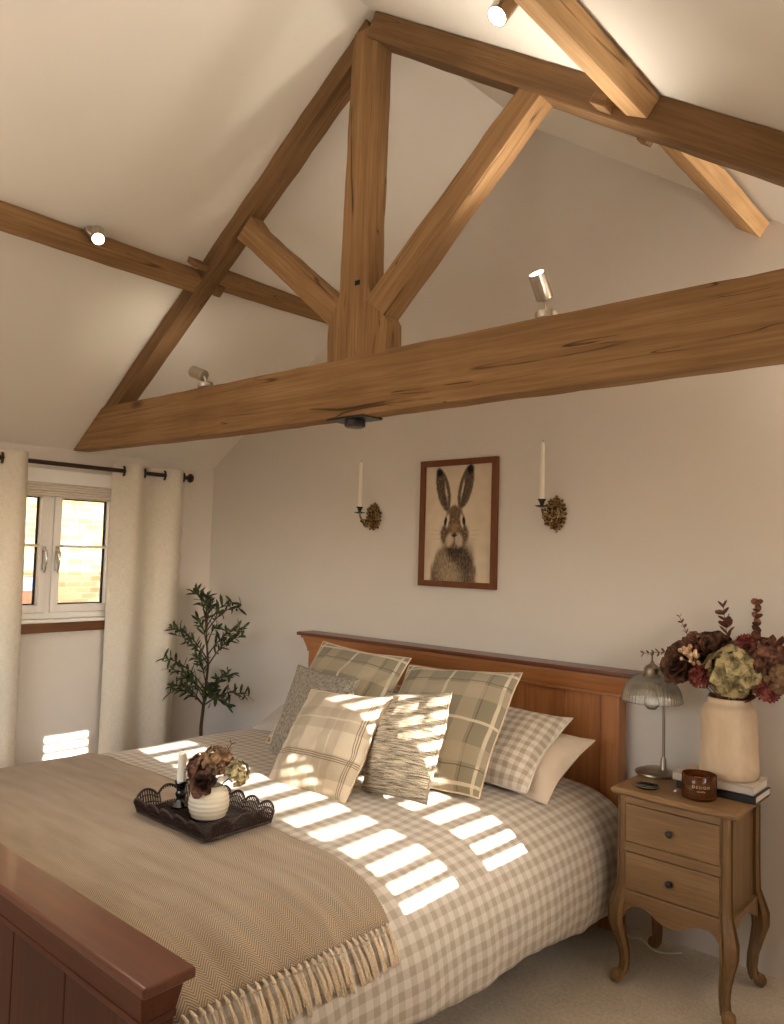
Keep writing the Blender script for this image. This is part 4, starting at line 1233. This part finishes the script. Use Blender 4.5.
sh = mk('lamp_shade', G().lathe(pf, 192, Matrix.Translation(V((LX, LY, 0))), cap=False, rib=(48, 0.013)), shade_glass, lp, smooth=True, angle=180, solid=0.003, label='ribbed clear glass dome')
mk('gallery', G().lathe([(0, 1.118), (0.006, 1.118), (0.008, 1.110), (0.012, 1.106), (0.022, 1.100), (0.031, 1.090), (0.033, 1.078), (0.034, 1.072), (0.036, 1.070), (0.036, 1.061), (0.033, 1.058), (0, 1.058)][::-1], 32, Matrix.Translation(V((LX, LY, 0)))), steel_dk, lp, smooth=True, angle=40)
mk('finial', G().tube([(LX, LY, 1.116), (LX, LY, 1.14)], 0.004, 10).ball((LX, LY, 1.146), (0.008, 0.008, 0.008), 12), steel_dk, lp, smooth=True)
g = G().lathe([(0.0, -0.034), (0.016, -0.031), (0.026, -0.02), (0.030, -0.004), (0.027, 0.012), (0.018, 0.03), (0.013, 0.042), (0.013, 0.055)], 24, Matrix.Translation(V((LX, LY, 0.962))))
mk('bulb', g, thin_glass('bulb_glass', tint=(0.9, 0.86, 0.78, 1), gloss=0.25, milk=0.12), lp, smooth=True, angle=180)
mk('socket', G().lathe([(0, 0), (0.015, 0), (0.015, 0.045), (0, 0.045)], 20, Matrix.Translation(V((LX, LY, 1.012)))), steel_dk, lp, smooth=True, angle=40)

# books
def book(label, x0, x1, y0, y1, z0, z1, cm):
    t = thing('book', label, 'book', ((x0 + x1) / 2, (y0 + y1) / 2, z0), 'books under the vase')
    c = 0.0025
    mk('pages', G().box((x0 + 0.004, y0 + 0.003, z0 + c), (x1 - 0.003, y1 - 0.004, z1 - c)), paper_m, t)
    g = G().box((x0, y0, z0), (x1, y1, z0 + c)).box((x0, y0, z1 - c), (x1, y1, z1)).box((x0, y0, z0), (x1, y0 + c, z1))
    mk('cover', g, cm, t, bevel=0.0006)
    return t
book('dark covered book, lower of the two under the vase', -1.105, -0.832, 2.862, 3.035, NT, NT + 0.026, cover_dk)
book('pale book with light cover, upper of the two under the vase', -1.122, -0.842, 2.868, 3.04, NT + 0.0265, NT + 0.054, cover_lt)
BT = NT + 0.0545
# vase
VX, VY = -0.957, 2.975
vs = thing('vase', 'tall sandy earthenware vase on the books on the bedside table', 'vase', (VX, VY, BT))
pv = [(0, 0), (0.094, 0), (0.099, 0.004), (0.1, 0.03), (0.098, 0.10), (0.096, 0.17), (0.0955, 0.215), (0.092, 0.24), (0.082, 0.253), (0.074, 0.258), (0.0725, 0.264), (0.0735, 0.276), (0.076, 0.280), (0.073, 0.281), (0.066, 0.274), (0.065, 0.255), (0.085, 0.22), (0.088, 0.02), (0, 0.01)]
g = G().lathe(pv, 48, Matrix.Translation(V((VX, VY, BT))))
for p in g.v: 
    w = 1 + 0.018 * noise.noise(p * 11) + 0.006 * noise.noise(p * 40)
    p.x = VX + (p.x - VX) * w; p.y = VY + (p.y - VY) * w
mk('body', g, vase_m, vs, smooth=True, angle=60)
# candle jar
JX, JY = -1.001, 2.800
cj = thing('candle_jar', 'amber glass candle jar on the bedside table before the vase', 'candle jar', (JX, JY, NT))
g = G().lathe([(0, 0), (0.050, 0), (0.056, 0.004), (0.058, 0.012), (0.0585, 0.045), (0.0575, 0.083), (0.0565, 0.084), (0.0545, 0.083), (0.055, 0.014), (0.05, 0.009), (0, 0.008)], 40, Matrix.Translation(V((JX, JY, NT))))
mk('jar', g, amber_glass, cj, smooth=True, angle=50)
mk('wax', G().lathe([(0, 0.009), (0.0535, 0.0095), (0.0538, 0.058), (0.0, 0.0585)], 32, Matrix.Translation(V((JX, JY, NT)))), plain('amber_wax', lin(196, 130, 76), 0.6, var=0.03), cj, smooth=True, angle=50)
def letters(text, name, parent, mat, size, cx_, cy_, R, ang, z, ext=0.0006):
    """raised lettering wrapped on the jar"""
    cu = bpy.data.curves.new('tmp_text', 'FONT'); cu.body = text; cu.size = size; cu.align_x = 'CENTER'; cu.extrude = ext; cu.space_character = 1.35
    ob = bpy.data.objects.new('tmp_text', cu); COL.objects.link(ob)
    dg = bpy.context.evaluated_depsgraph_get(); me = bpy.data.meshes.new_from_object(ob.evaluated_get(dg))
    g = G(); P = []
    for v in me.vertices:
        a = ang + v.co.x / R
        rr = R + v.co.z
        P.append(V((cx_ + rr * math.cos(a), cy_ + rr * math.sin(a), z + v.co.y)))
    g.add(P, [tuple(p.vertices) for p in me.polygons])
    bpy.data.objects.remove(ob); bpy.data.curves.remove(cu); bpy.data.meshes.remove(me)
    return mk(name, g, mat, parent)
ja = math.atan2(-JY, -JX) + 0.10
letters('DESIGN', 'lettering', cj, letter_m, 0.0135, JX, JY, 0.0592, ja, NT + 0.046)
letters('candle', 'lettering', cj, letter_m, 0.008, JX, JY, 0.0592, ja, NT + 0.034)
# dark dish and bead
ds = thing('trinket_dish', 'small dark glass dish on the front of the bedside table', 'dish', (-1.182, 2.785, NT))
mk('dish', G().lathe([(0, 0), (0.036, 0), (0.041, 0.004), (0.043, 0.009), (0.041, 0.0095), (0.036, 0.005), (0, 0.0035)], 32, Matrix.Translation(V((-1.182, 2.785, NT)))), dark_glass, ds, smooth=True, angle=50)
mk('rim', G().torus((-1.182, 2.785, NT + 0.0092), 0.042, 0.0016), steel_dk, ds, smooth=True)
t = mk('bead', G().ball((-1.088, 2.808, NT + 0.004), 0.004, 12), paper_m, None, smooth=True, angle=180, origin=(-1.088, 2.808, NT + 0.004))
tag(t, 'tiny pale bead on the bedside table left of the candle jar', 'bead')

# the bouquet in the tall vase
GB = 'dried flowers in the tall vase'
NECK = V((VX, VY, BT + 0.275))
R0 = (VX, VY, BT + 0.05)
def rt(i): 
    a = i * 2.4; return (VX + 0.03 * math.cos(a), VY + 0.03 * math.sin(a), BT + 0.03)
flower('flower', 'large dark plum peony at the left of the bouquet above the lamp shade', 'flower', GB, rt(0), (-1.115, 2.92, 1.122), b_peony(0.073, dark_pet, 0.8, 11, (-0.35, -0.8, 0.25)), 0.05)
flower('flower', 'dark plum peony at the top centre of the bouquet', 'flower', GB, rt(1), (-1.005, 2.95, 1.195), b_peony(0.066, dark_pet, 0.7, 12, (0.0, -0.55, 0.8)), 0.03)
flower('flower', 'large faded green hydrangea at the front of the bouquet', 'flower', GB, rt(2), (-0.918, 2.90, 1.122), b_hydrangea(0.078, green_pet, 13, 0.88, 72, 0.36, (0.15, -0.75, 0.5)), 0.03)
flower('flower', 'crimson pompom flower between plum peony and green hydrangea', 'flower', GB, rt(3), (-1.03, 2.89, 1.092), b_pompom(0.044, red_pet, 14), 0.03)
flower('flower', 'crimson pompom flower at the top of the bouquet behind the hydrangea', 'flower', GB, rt(4), (-0.892, 2.96, 1.215), b_pompom(0.042, red_pet, 15), 0.02)
flower('flower', 'crimson pompom flower low at the right under the hydrangea', 'flower', GB, rt(5), (-0.805, 2.90, 1.072), b_pompom(0.044, red_pet, 16), 0.04)
flower('flower', 'cluster of blush berries beside the left plum peony', 'flower', GB, rt(6), (-1.062, 2.885, 1.165), b_berries(0.030, pink_ber, 17), 0.03)
flower('flower', 'rust brown hydrangea at the right edge of the bouquet', 'flower', GB, rt(7), (-0.815, 2.955, 1.165), b_hydrangea(0.068, rust_pet, 18, 0.9, 90, 0.30), 0.03)
flower('flower', 'tan brown hydrangea at the far right behind the others', 'flower', GB, rt(8), (-0.762, 2.93, 1.12), b_hydrangea(0.062, tan_pet, 19, 0.9, 70, 0.32), 0.04)
flower('flower', 'rust bloom at the upper left behind the berries', 'flower', GB, rt(9), (-1.08, 2.985, 1.19), b_hydrangea(0.050, rust_pet, 20, 0.9, 60, 0.34), 0.03)
flower('flower', 'tan hydrangea filling the middle of the bouquet above the vase rim', 'flower', GB, rt(10), (-0.985, 2.985, 1.125), b_hydrangea(0.07, leaf_dk, 21, 0.9, 70, 0.34), 0.03)['label'] = 'dark grey green leaves filling the middle of the bouquet'
GE = 'eucalyptus stems in the tall vase'
eucalyptus('eucalyptus_stem', 'russet twig standing up at the left of the bouquet', GE, [rt(1), (-1.09, 2.97, 1.19), (-1.128, 2.94, 1.30)], 12, 0.024, rust_pet, 31)
eucalyptus('eucalyptus_stem', 'russet eucalyptus stem rising at the top middle of the bouquet', GE, [rt(2), (-0.955, 2.96, 1.20), (-0.968, 2.94, 1.345)], 13, 0.054, None, 32)
eucalyptus('eucalyptus_stem', 'russet eucalyptus stem rising tall at the top right of the bouquet', GE, [rt(3), (-0.86, 2.95, 1.20), (-0.85, 2.93, 1.362)], 14, 0.054, None, 33)
eucalyptus('eucalyptus_stem', 'russet eucalyptus stem leaning out to the right above the tan hydrangea', GE, [rt(4), (-0.82, 2.94, 1.21), (-0.69, 2.92, 1.245)], 12, 0.054, None, 34)
eucalyptus('eucalyptus_stem', 'russet eucalyptus stem bending low to the right edge', GE, [rt(5), (-0.80, 2.93, 1.17), (-0.68, 2.90, 1.19)], 11, 0.054, None, 35)
eucalyptus('eucalyptus_stem', 'russet sprig reaching left over the lamp', GE, [rt(6), (-1.15, 2.93, 1.17), (-1.262, 2.93, 1.150)], 12, 0.026, rust_pet, 36)

# ------------------------------------------------------------------ wall sconces
def sconce(label, clabel, bx, bz, cxp, cz, clen):
    t = thing('wall_sconce', label, 'wall sconce', (bx, YB, bz), 'ornate brass wall sconces')
    g = G()
    Mx = aim((bx, YB, bz), (0, -1, 0))
    # pierced oval plate: two rings with leaf work between
    def oval(R, k, zoff, r):
        return [Mx @ V((R * 0.86 * math.cos(2 * PI * i / 36), -R * k * math.sin(2 * PI * i / 36) , zoff)) for i in range(37)]
    g.lathe([(0, 0.0), (0.040, 0.0), (0.040, 0.006), (0.034, 0.012), (0.02, 0.016), (0, 0.017)], 28, Mx @ Matrix.Diagonal(V((1, 1.25, 1, 1))))
    g.tube(oval(0.046, 1.3, 0.008, 0), 0.006, 8, cap=False)
    rnd = random.Random(int(bx * 100))
    for i in range(22):
        a = 2 * PI * i / 22
        rr_ = rnd.uniform(0.85, 1.08); c = Mx @ V((0.048 * rr_ * math.cos(a), 0.056 * 1.22 * rr_ * math.sin(a), 0.008 + rnd.uniform(0, 0.008)))
        g.ball(c, (0.0085, 0.006, 0.0085), 8)
        d = (c - V((bx, YB - 0.008, bz))).normalized()
        M = aim(c, (0, -1, 0), 0) 
        # leaf tips
        xax = d; zax = V((0, -1, 0)); yax = xax
        Mm = Matrix((zax.cross(xax), xax, zax)).transposed().to_4x4(); Mm.translation = c
        g.petal(Mm, 0.017 if i % 2 else 0.012, 0.014, cup=-0.3, n=3, tip=0.5)
        q = Mx @ V((0.03 * math.cos(a + 0.2), 0.03 * 1.3 * math.sin(a + 0.2), 0.014))
        g.ball(q, 0.0065, 8)
    for sgn in (1, -1):
        base = Mx @ V((0, -sgn * 0.066, 0.008))
        for da in (-0.6, 0, 0.6):
            up = V((math.sin(da), 0, sgn * math.cos(da)))
            Mm = Matrix((V((0, -1, 0)).cross(up), up, V((0, -1, 0)))).transposed().to_4x4(); Mm.translation = base
            g.petal(Mm, 0.026 if da == 0 else 0.02, 0.015, cup=-0.3, n=4, tip=0.6)
        g.ball(base, 0.009, 10)
    mk('backplate', g, brass, t, smooth=True, angle=180)
    cy_ = YB - 0.092
    g = G()
    A = []
    for i in range(17):
        u = i / 16
        A.append(V((bx + (cxp - bx) * u, YB - 0.014 - 0.078 * u, bz + 0.0 - 0.052 * math.sin(PI * u) - 0.005 * u + (cz - 0.022 - bz) * u ** 2)))
    g.tube(A, [0.0100 - 0.004 * i / 16 for i in range(17)], 8)
    for q_ in (4, 9, 13): g.ball(A[q_], 0.0115, 10)
    S = [A[5] + V((0, 0, 0.0)), A[5] + V((0.002, -0.004, 0.02)), A[5] + V((0.0, -0.014, 0.036)), A[5] + V((-0.004, -0.02, 0.024)), A[5] + V((-0.003, -0.013, 0.018))]
    g.tube(S, [0.005, 0.0045, 0.004, 0.0035, 0.002], 7)
    S = [A[10], A[10] + V((0.0, 0.008, 0.018)), A[10] + V((0, 0.0, 0.030)), A[10] + V((0, -0.008, 0.022))]
    g.tube(S, [0.0045, 0.004, 0.003, 0.002], 7)
    mk('arm', g, brass, t, smooth=True, angle=180)
    Mc = Matrix.Translation(V((cxp, cy_, cz)))
    mk('drip_pan', G().lathe([(0, -0.024), (0.008, -0.023), (0.022, -0.020), (0.031, -0.016), (0.032, -0.0145), (0.02, -0.0165), (0, -0.018)], 24, Mc), black_metal, t, smooth=True, angle=60)
    mk('candle_cup', G().lathe([(0, -0.018), (0.007, -0.017), (0.009, -0.008), (0.013, 0.004), (0.0185, 0.012), (0.0195, 0.015), (0.012, 0.015), (0.011, 0.0), (0, 0.0)], 24, Mc), black_metal, t, smooth=True, angle=60)
    candle(clabel, (cxp, cy_, cz + 0.0005), clen, 0.0105, 0.0075, 'taper candles in the wall sconces')
sconce('ornate brass sconce left of the hare picture', 'white taper candle in the sconce left of the hare picture', -2.905, 1.712, -2.935, 1.748, 0.262)
sconce('ornate brass sconce right of the hare picture', 'white taper candle in the sconce right of the hare picture', -1.778, 1.712, -1.80, 1.760, 0.272)

# ------------------------------------------------------------------ hare picture
PX0, PX1, PZ0, PZ1 = -2.567, -2.09, 1.351, 1.997
pc = thing('picture', 'framed painting of a brown hare on the wall above the bed', 'picture', ((PX0 + PX1) / 2, YB, PZ0))
fw, fd = 0.030, 0.026
g = G()
for x0, x1 in ((PX0, PX0 + fw), (PX1 - fw, PX1)): g.box((x0, YB - fd, PZ0), (x1, YB - 0.001, PZ1))
for z0, z1 in ((PZ0, PZ0 + fw), (PZ1 - fw, PZ1)): g.box((PX0 + fw - 0.001, YB - fd, z0), (PX1 - fw + 0.001, YB - 0.001, z1))
mk('frame', g, frame_w, pc, bevel=0.002)
# the painting: a grid of paint strokes coloured point by point
NXp, NZp = 110, 160
ix0, ix1, iz0, iz1 = PX0 + fw - 0.002, PX1 - fw + 0.002, PZ0 + fw - 0.002, PZ1 - fw + 0.002
def srgb(c): return lin(*c)[:3]
def mixc(a, b, t): return tuple(x + (y - x) * t for x, y in zip(a, b))
def sstep(a, b, x):
    t = max(0, min(1, (x - a) / (b - a))); return t * t * (3 - 2 * t)
def blob(x, y, cx, cy, rx, ry, rot=0, soft=0.18):
    dx, dy = x - cx, y - cy; c, s = math.cos(rot), math.sin(rot)
    u, v = (dx * c + dy * s) / rx, (-dx * s + dy * c) / ry
    return 1 - sstep(1 - soft, 1 + soft, math.sqrt(u * u + v * v))
PAPER, FUR, DARK, LITE, TAN, BLK = srgb((214, 196, 170)), srgb((112, 88, 66)), srgb((62, 48, 38)), srgb((206, 186, 160)), srgb((150, 112, 74)), srgb((26, 20, 18))
def paint(u, v):
    # u 0..1 across, v 0..1.55 up
    fz = noise.noise(V((u * 30, v * 9, 1))); fz2 = noise.noise(V((u * 70, v * 24, 3))); fz3 = noise.noise(V((u * 8, v * 8, 5)))
    x = u + 0.008 * fz2; y = v + 0.012 * fz
    c = mixc(PAPER, srgb((200, 180, 154)), 0.35 + 0.5 * fz3)
    def lay(m, col, vary=0.35):
        nonlocal c
        k = max(0.0, min(1.0, m))
        col = mixc(col, DARK, max(0, fz2 + 0.3 * fz) * vary); col = mixc(col, LITE, max(0, -fz2) * vary * 0.6)
        c = mixc(c, col, k)
    # body
    bm_ = blob(x + 0.03 * fz, y + 0.03 * fz2, 0.45, 0.05, 0.34, 0.46, 0, 0.10)
    lay(bm_, FUR, 0.9); lay(blob(x, y, 0.33, 0.18, 0.13, 0.24, 0.2, 0.6) * 0.7, srgb((150, 128, 102)), 0.8); lay(blob(x, y, 0.62, 0.22, 0.10, 0.26, -0.2, 0.6) * 0.8, DARK, 0.6)
    lay(blob(x, y, 0.44, 0.06, 0.14, 0.14, 0, 0.7) * 0.7, srgb((164, 144, 118)), 0.7)
    lay(blob(x, y, 0.475, 0.44, 0.135, 0.16, 0, 0.4), srgb((54, 42, 34)), 0.5)
    # ears
    for cx_, cy_, rot, tip in ((0.275, 1.205, 0.235, 1), (0.61, 1.235, -0.235, -1)):
        lay(blob(x, y, cx_, cy_, 0.100, 0.285, rot, 0.10), srgb((96, 78, 62)), 0.5)
        lay(blob(x, y, cx_ - 0.02 * tip, cy_ + 0.05, 0.05, 0.21, rot, 0.4) * 0.6, srgb((76, 60, 50)), 0.5)
        lay(blob(x, y, cx_ + 0.052 * tip, cy_ - 0.07, 0.014, 0.15, rot * 0.7, 0.5) * 0.95, LITE, 0.2)
        lay(blob(x, y, cx_ - 0.062 * tip, cy_ + 0.235, 0.05, 0.06, rot, 0.4), BLK, 0.1)
        lay(blob(x, y, cx_ + 0.055 * tip, cy_ - 0.19, 0.04, 0.12, rot, 0.5) * 0.7, DARK, 0.3)
    # head
    lay(blob(x, y, 0.455, 0.80, 0.138, 0.20, 0, 0.10), srgb((118, 94, 70)), 0.6)
    lay(blob(x, y, 0.455, 0.62, 0.205, 0.185, 0, 0.10), srgb((110, 88, 66)), 0.7)
    lay(blob(x, y, 0.455, 0.84, 0.07, 0.14, 0, 0.6) * 0.7, srgb((92, 72, 54)), 0.5)
    for s in (-1, 1):
        lay(blob(x, y, 0.455 + s * 0.145, 0.60, 0.06, 0.12, 0, 0.5) * 0.8, srgb((84, 66, 50)), 0.6)
        lay(blob(x, y, 0.455 + s * 0.108, 0.795, 0.024, 0.085, s * 0.12, 0.4), LITE, 0.2)
        lay(blob(x, y, 0.455 + s * 0.137, 0.79, 0.022, 0.062, s * 0.1, 0.3), BLK, 0.05)
        lay(blob(x, y, 0.455 + s * 0.067, 0.545, 0.058, 0.088, s * 0.3, 0.4), srgb((190, 168, 142)), 0.35)
    lay(blob(x, y, 0.455, 0.71, 0.048, 0.07, 0, 0.5) * 0.8, TAN, 0.4)
    lay(blob(x, y, 0.455, 0.61, 0.026, 0.03, 0, 0.35), DARK, 0.2)
    lay(blob(x, y, 0.455, 0.56, 0.008, 0.06, 0, 0.5), BLK, 0.1)
    lay(blob(x, y, 0.43, 0.60, 0.028, 0.012, -0.5, 0.5) * 0.8, BLK, 0.1); lay(blob(x, y, 0.48, 0.60, 0.028, 0.012, 0.5, 0.5) * 0.8, BLK, 0.1)
    # whiskers
    for s in (-1, 1):
        for k in range(3):
            yy = 0.60 + 0.03 * (k - 1) + abs(u - 0.455) * 0.10 * (k - 0.6)
            if 0.14 < s * (u - 0.455) < 0.36 and abs(v - yy) < 0.004: c = mixc(c, srgb((170, 150, 126)), 0.5)
    return (*c, 1)
g = G(); cols = []
def pfn(u, v):
    cols.append(paint(u, v * 1.53))
    return V((ix0 + u * (ix1 - ix0), YB - 0.010, iz0 + v * (iz1 - iz0)))
g.grid(pfn, NXp, NZp)
n = N('hare_painting', 0.7, 0.2)
at = n.n.new('ShaderNodeAttribute'); at.attribute_name = 'Col'
n.base(at.outputs['Color'])
mk('painting', g, n.m, pc, smooth=True, angle=180, colors=cols, solid=0.002, label='watercolour hare with long upright ears')

# ------------------------------------------------------------------ olive tree in the corner
OX, OY = -4.03, 2.86
ot = thing('olive_tree', 'slender olive tree in the corner beside the curtain', 'olive tree', (OX, OY, 0))
g = G().lathe([(0, 0), (0.11, 0), (0.125, 0.02), (0.14, 0.14), (0.145, 0.26), (0.15, 0.275), (0.14, 0.275), (0.13, 0.25), (0, 0.245)], 32, Matrix.Translation(V((OX, OY, 0))))
mk('planter', g, wicker, ot, smooth=True, angle=50)
mk('soil', G().lathe([(0, 0.25), (0.13, 0.247)], 24, Matrix.Translation(V((OX, OY, 0)))), soil_m, ot, smooth=True)
trunk = [V((OX + 0.01, OY, 0.24)), V((OX + 0.0, OY - 0.003, 0.42)), V((OX + 0.022, OY, 0.62)), V((OX + 0.03, OY + 0.01, 0.80)), V((OX + 0.012, OY, 0.98)), V((OX + 0.0, OY - 0.005, 1.12))]
TC = []
for i in range(len(trunk) - 1):
    for k in range(6): TC.append(trunk[i].lerp(trunk[i + 1], k / 6))
TC.append(trunk[-1])
mk('trunk', G().tube(TC, [0.012 - 0.0085 * i / len(TC) for i in range(len(TC))], 8), bark, ot, smooth=True)
tips = [(-0.10, -0.02, 1.235, 22), (-0.05, 0.03, 1.215, 22), (0.04, -0.03, 1.165, 22), (0.14, 0.05, 1.19, 18), (0.25, 0.0, 1.17, 14), (0.30, -0.02, 1.05, 20), (0.20, 0.06, 0.99, 24), (-0.20, -0.05, 1.01, 24), (-0.30, 0.02, 0.97, 18), (-0.13, 0.05, 1.06, 20),
        (-0.22, -0.09, 0.83, 22), (-0.33, 0.0, 0.76, 14), (-0.30, 0.03, 0.65, 20), (0.27, -0.06, 0.79, 26), (0.19, -0.10, 0.66, 26), (0.06, -0.13, 0.86, 20), (-0.07, -0.12, 0.72, 24), (0.30, 0.04, 0.66, 22), (-0.17, -0.08, 0.62, 22), (0.12, 0.06, 0.56, 18), (0.0, 0.08, 1.02, 15)]
rnd = random.Random(5)
gl = G(); OLV = []
for i, (dx, dy, z, nl) in enumerate(tips):
    zr = max(0.56, z - rnd.uniform(0.10, 0.2)) if z < 1.15 else z - 0.17
    k = min(range(len(TC)), key=lambda q: abs(TC[q].z - zr))
    a = TC[k]; ddx, ddy = (dx * 1.22 + 0.03, dy) if dx > -0.12 else (max(-0.20, dx), dy + (dx + 0.10) * 0.55); b = V((OX + ddx, OY + ddy, z))
    P = [a.lerp(b, q / 8) + V((0, 0, 0.045 * math.sin(PI * q / 8))) for q in range(9)]
    mk('branch', G().tube(P, [0.0045 - 0.003 * q / 8 for q in range(9)], 6), bark, ot, smooth=True)
    for j in range(nl):
        q = 0.22 + 0.78 * j / (nl - 1)
        p = P[0] if q <= 0 else P[min(7, int(q * 8))].lerp(P[min(8, int(q * 8) + 1)], q * 8 - int(q * 8)) if q < 1 else P[8]
        d = (b - a).normalized() + V((0, 0, 0.15))
        az = j * 2.4 + rnd.uniform(-.5, .5)
        M = aim(p, d, az) @ Matrix.Rotation(math.radians(rnd.uniform(15, 60)), 4, 'X') @ Matrix.Rotation(rnd.uniform(-.8, .8), 4, 'Y')
        L = rnd.uniform(0.050, 0.076)
        gl.petal(M, L, L * 0.27, cup=0.3, n=4, tip=0.35, curl=rnd.uniform(-.25, .1))
        if rnd.random() < 0.10: OLV.append(p + V((rnd.uniform(-.015, .015), rnd.uniform(-.015, .015), -0.012)))
fo = mk('foliage', gl, olive_leaf, ot, smooth=True, angle=180); fo['kind'] = 'stuff'
for q in OLV: mk('olive_fruit', G().ball(q, (0.0065, 0.0065, 0.009), 8), olive_fruit, ot, smooth=True, angle=180)

# cable on the carpet under the bedside table
P = []
for i in range(24):
    u = i / 23
    P.append((-1.42 + 0.26 * u, 3.06 - 0.05 * math.sin(PI * u) + 0.02 * math.sin(7 * u), 0.006 + 0.03 * math.sin(PI * u) ** 6))
t = mk('cable', G().tube(P, 0.003, 6), white_pvc, None, smooth=True, angle=180, origin=(-1.3, 3.05, 0))
tag(t, 'thin white cable on the carpet behind the bedside table', 'cable')

# ------------------------------------------------------------------ light
w = bpy.data.worlds.new('sky'); scene.world = w; w.use_nodes = True
wn = w.node_tree.nodes; bg = wn['Background']
sk = wn.new('ShaderNodeTexSky'); sk.sky_type = 'NISHITA'; sk.sun_disc = False; sk.sun_elevation = math.radians(24); sk.sun_rotation = math.radians(98); sk.air_density = 1.0; sk.dust_density = 2.0
hs = wn.new('ShaderNodeHueSaturation'); hs.inputs['Saturation'].default_value = 0.55
w.node_tree.links.new(sk.outputs[0], hs.inputs['Color']); w.node_tree.links.new(hs.outputs[0], bg.inputs['Color']); bg.inputs['Strength'].default_value = SKY
sd = bpy.data.lights.new('sun', 'SUN'); sd.energy = SUN; sd.angle = math.radians(0.28); sd.color = (1.0, 0.92, 0.80)
so = bpy.data.objects.new('sun', sd); COL.objects.link(so)
so.rotation_euler = V((-1, 0.135, -0.31)).to_track_quat('-Z', 'Y').to_euler()
def portal(name, c, d, sx, sy):
    ld = bpy.data.lights.new(name, 'AREA'); ld.shape = 'RECTANGLE'; ld.size = sx; ld.size_y = sy; ld.cycles.is_portal = True
    o = bpy.data.objects.new(name, ld); COL.objects.link(o)
    z = -V(d).normalized(); y = V((0, 0, 1)); x = y.cross(z)
    m = Matrix((x, y, z)).transposed().to_4x4(); m.translation = V(c); o.matrix_world = m
portal('window_portal', (XL - 0.32, 2.083, 1.47), (1, 0, 0), 0.64, 0.80)
portal('window_portal', (-2.2, YF - 0.26, 1.49), (0, 1, 0), 1.8, 1.08)
portal('window_portal', (XR + 0.26, 1.795, 1.435), (-1, 0, 0), 0.71, 0.93)
# unseen spotlights added on the beams to brighten the room
for lab, bse, hd_, dr, pw in FILL_SPOTS:
    spot(lab, bse[0], bse[1], hd_, dr, power=pw, cone=110)

for lab, (fx, fy), pw in FILL_UPLIGHTS:  # out-of-view uplighters added to lift the ceiling and gable light
    t = thing('fill_lamp', lab, 'added fill lamp', (fx, fy, 0), 'added uplighter fill lights')
    Mf = Matrix.Translation(V((fx, fy, 0)))
    mk('base', G().lathe([(0, 0), (0.13, 0), (0.135, 0.006), (0.13, 0.02), (0.02, 0.03), (0, 0.03)], 32, Mf), steel_dk, t, smooth=True, angle=40)
    mk('pole', G().tube([(fx, fy, 0.02), (fx, fy, 1.66)], 0.012, 12), steel_dk, t, smooth=True)
    mk('bowl', G().lathe([(0, 1.64), (0.04, 1.645), (0.10, 1.68), (0.14, 1.74), (0.15, 1.78), (0.146, 1.78), (0.135, 1.742), (0.097, 1.688), (0.04, 1.652), (0, 1.65)], 36, Mf), steel_dk, t, smooth=True, angle=60)
    mk('bulb', G().ball((fx, fy, 1.70), 0.03, 14), lamp_face, t, smooth=True)
    ld = bpy.data.lights.new('fill_uplight', 'SPOT'); ld.energy = pw; ld.color = (1.0, 0.92, 0.80); ld.spot_size = math.radians(165); ld.spot_blend = 0.6; ld.shadow_soft_size = 0.10
    lo = bpy.data.objects.new('fill_uplight', ld); COL.objects.link(lo); lo.parent = t
    lo.matrix_basis = WM(t).inverted() @ aim((fx, fy, 1.80), (0, 0, -1))

# ------------------------------------------------------------------ camera
yaw, pit, rol = CAM
cy_, sy_, cp, sp = math.cos(yaw), math.sin(yaw), math.cos(pit), math.sin(pit)
fwd = V((sy_ * cp, cy_ * cp, sp)); rgt = V((cy_, -sy_, 0)); upv = rgt.cross(fwd)
r2 = rgt * math.cos(rol) + upv * math.sin(rol); u2 = upv * math.cos(rol) - rgt * math.sin(rol)
cam = bpy.data.cameras.new('camera'); cam.sensor_fit = 'HORIZONTAL'; cam.sensor_width = 36; cam.lens = 36 * 775 / 784; cam.clip_start = 0.02
co = bpy.data.objects.new('camera', cam); COL.objects.link(co)
m = Matrix((r2, u2, -fwd)).transposed().to_4x4(); m.translation = V((0, 0, 1.5)); co.matrix_world = m
scene.camera = co
scene.view_settings.view_transform = 'Standard'; scene.view_settings.look = 'None'
scene.view_settings.exposure = EXPO; scene.view_settings.gamma = 1; scene.view_settings.use_curve_mapping = False
scene.cycles.max_bounces = 10; scene.cycles.diffuse_bounces = 6; scene.cycles.transparent_max_bounces = 16
scene.cycles.sample_clamp_indirect = 6.0; scene.cycles.caustics_reflective = False; scene.cycles.caustics_refractive = False
scene.cycles.use_denoising = True
try: scene.cycles.denoiser = 'OPENIMAGEDENOISE'
except Exception: pass
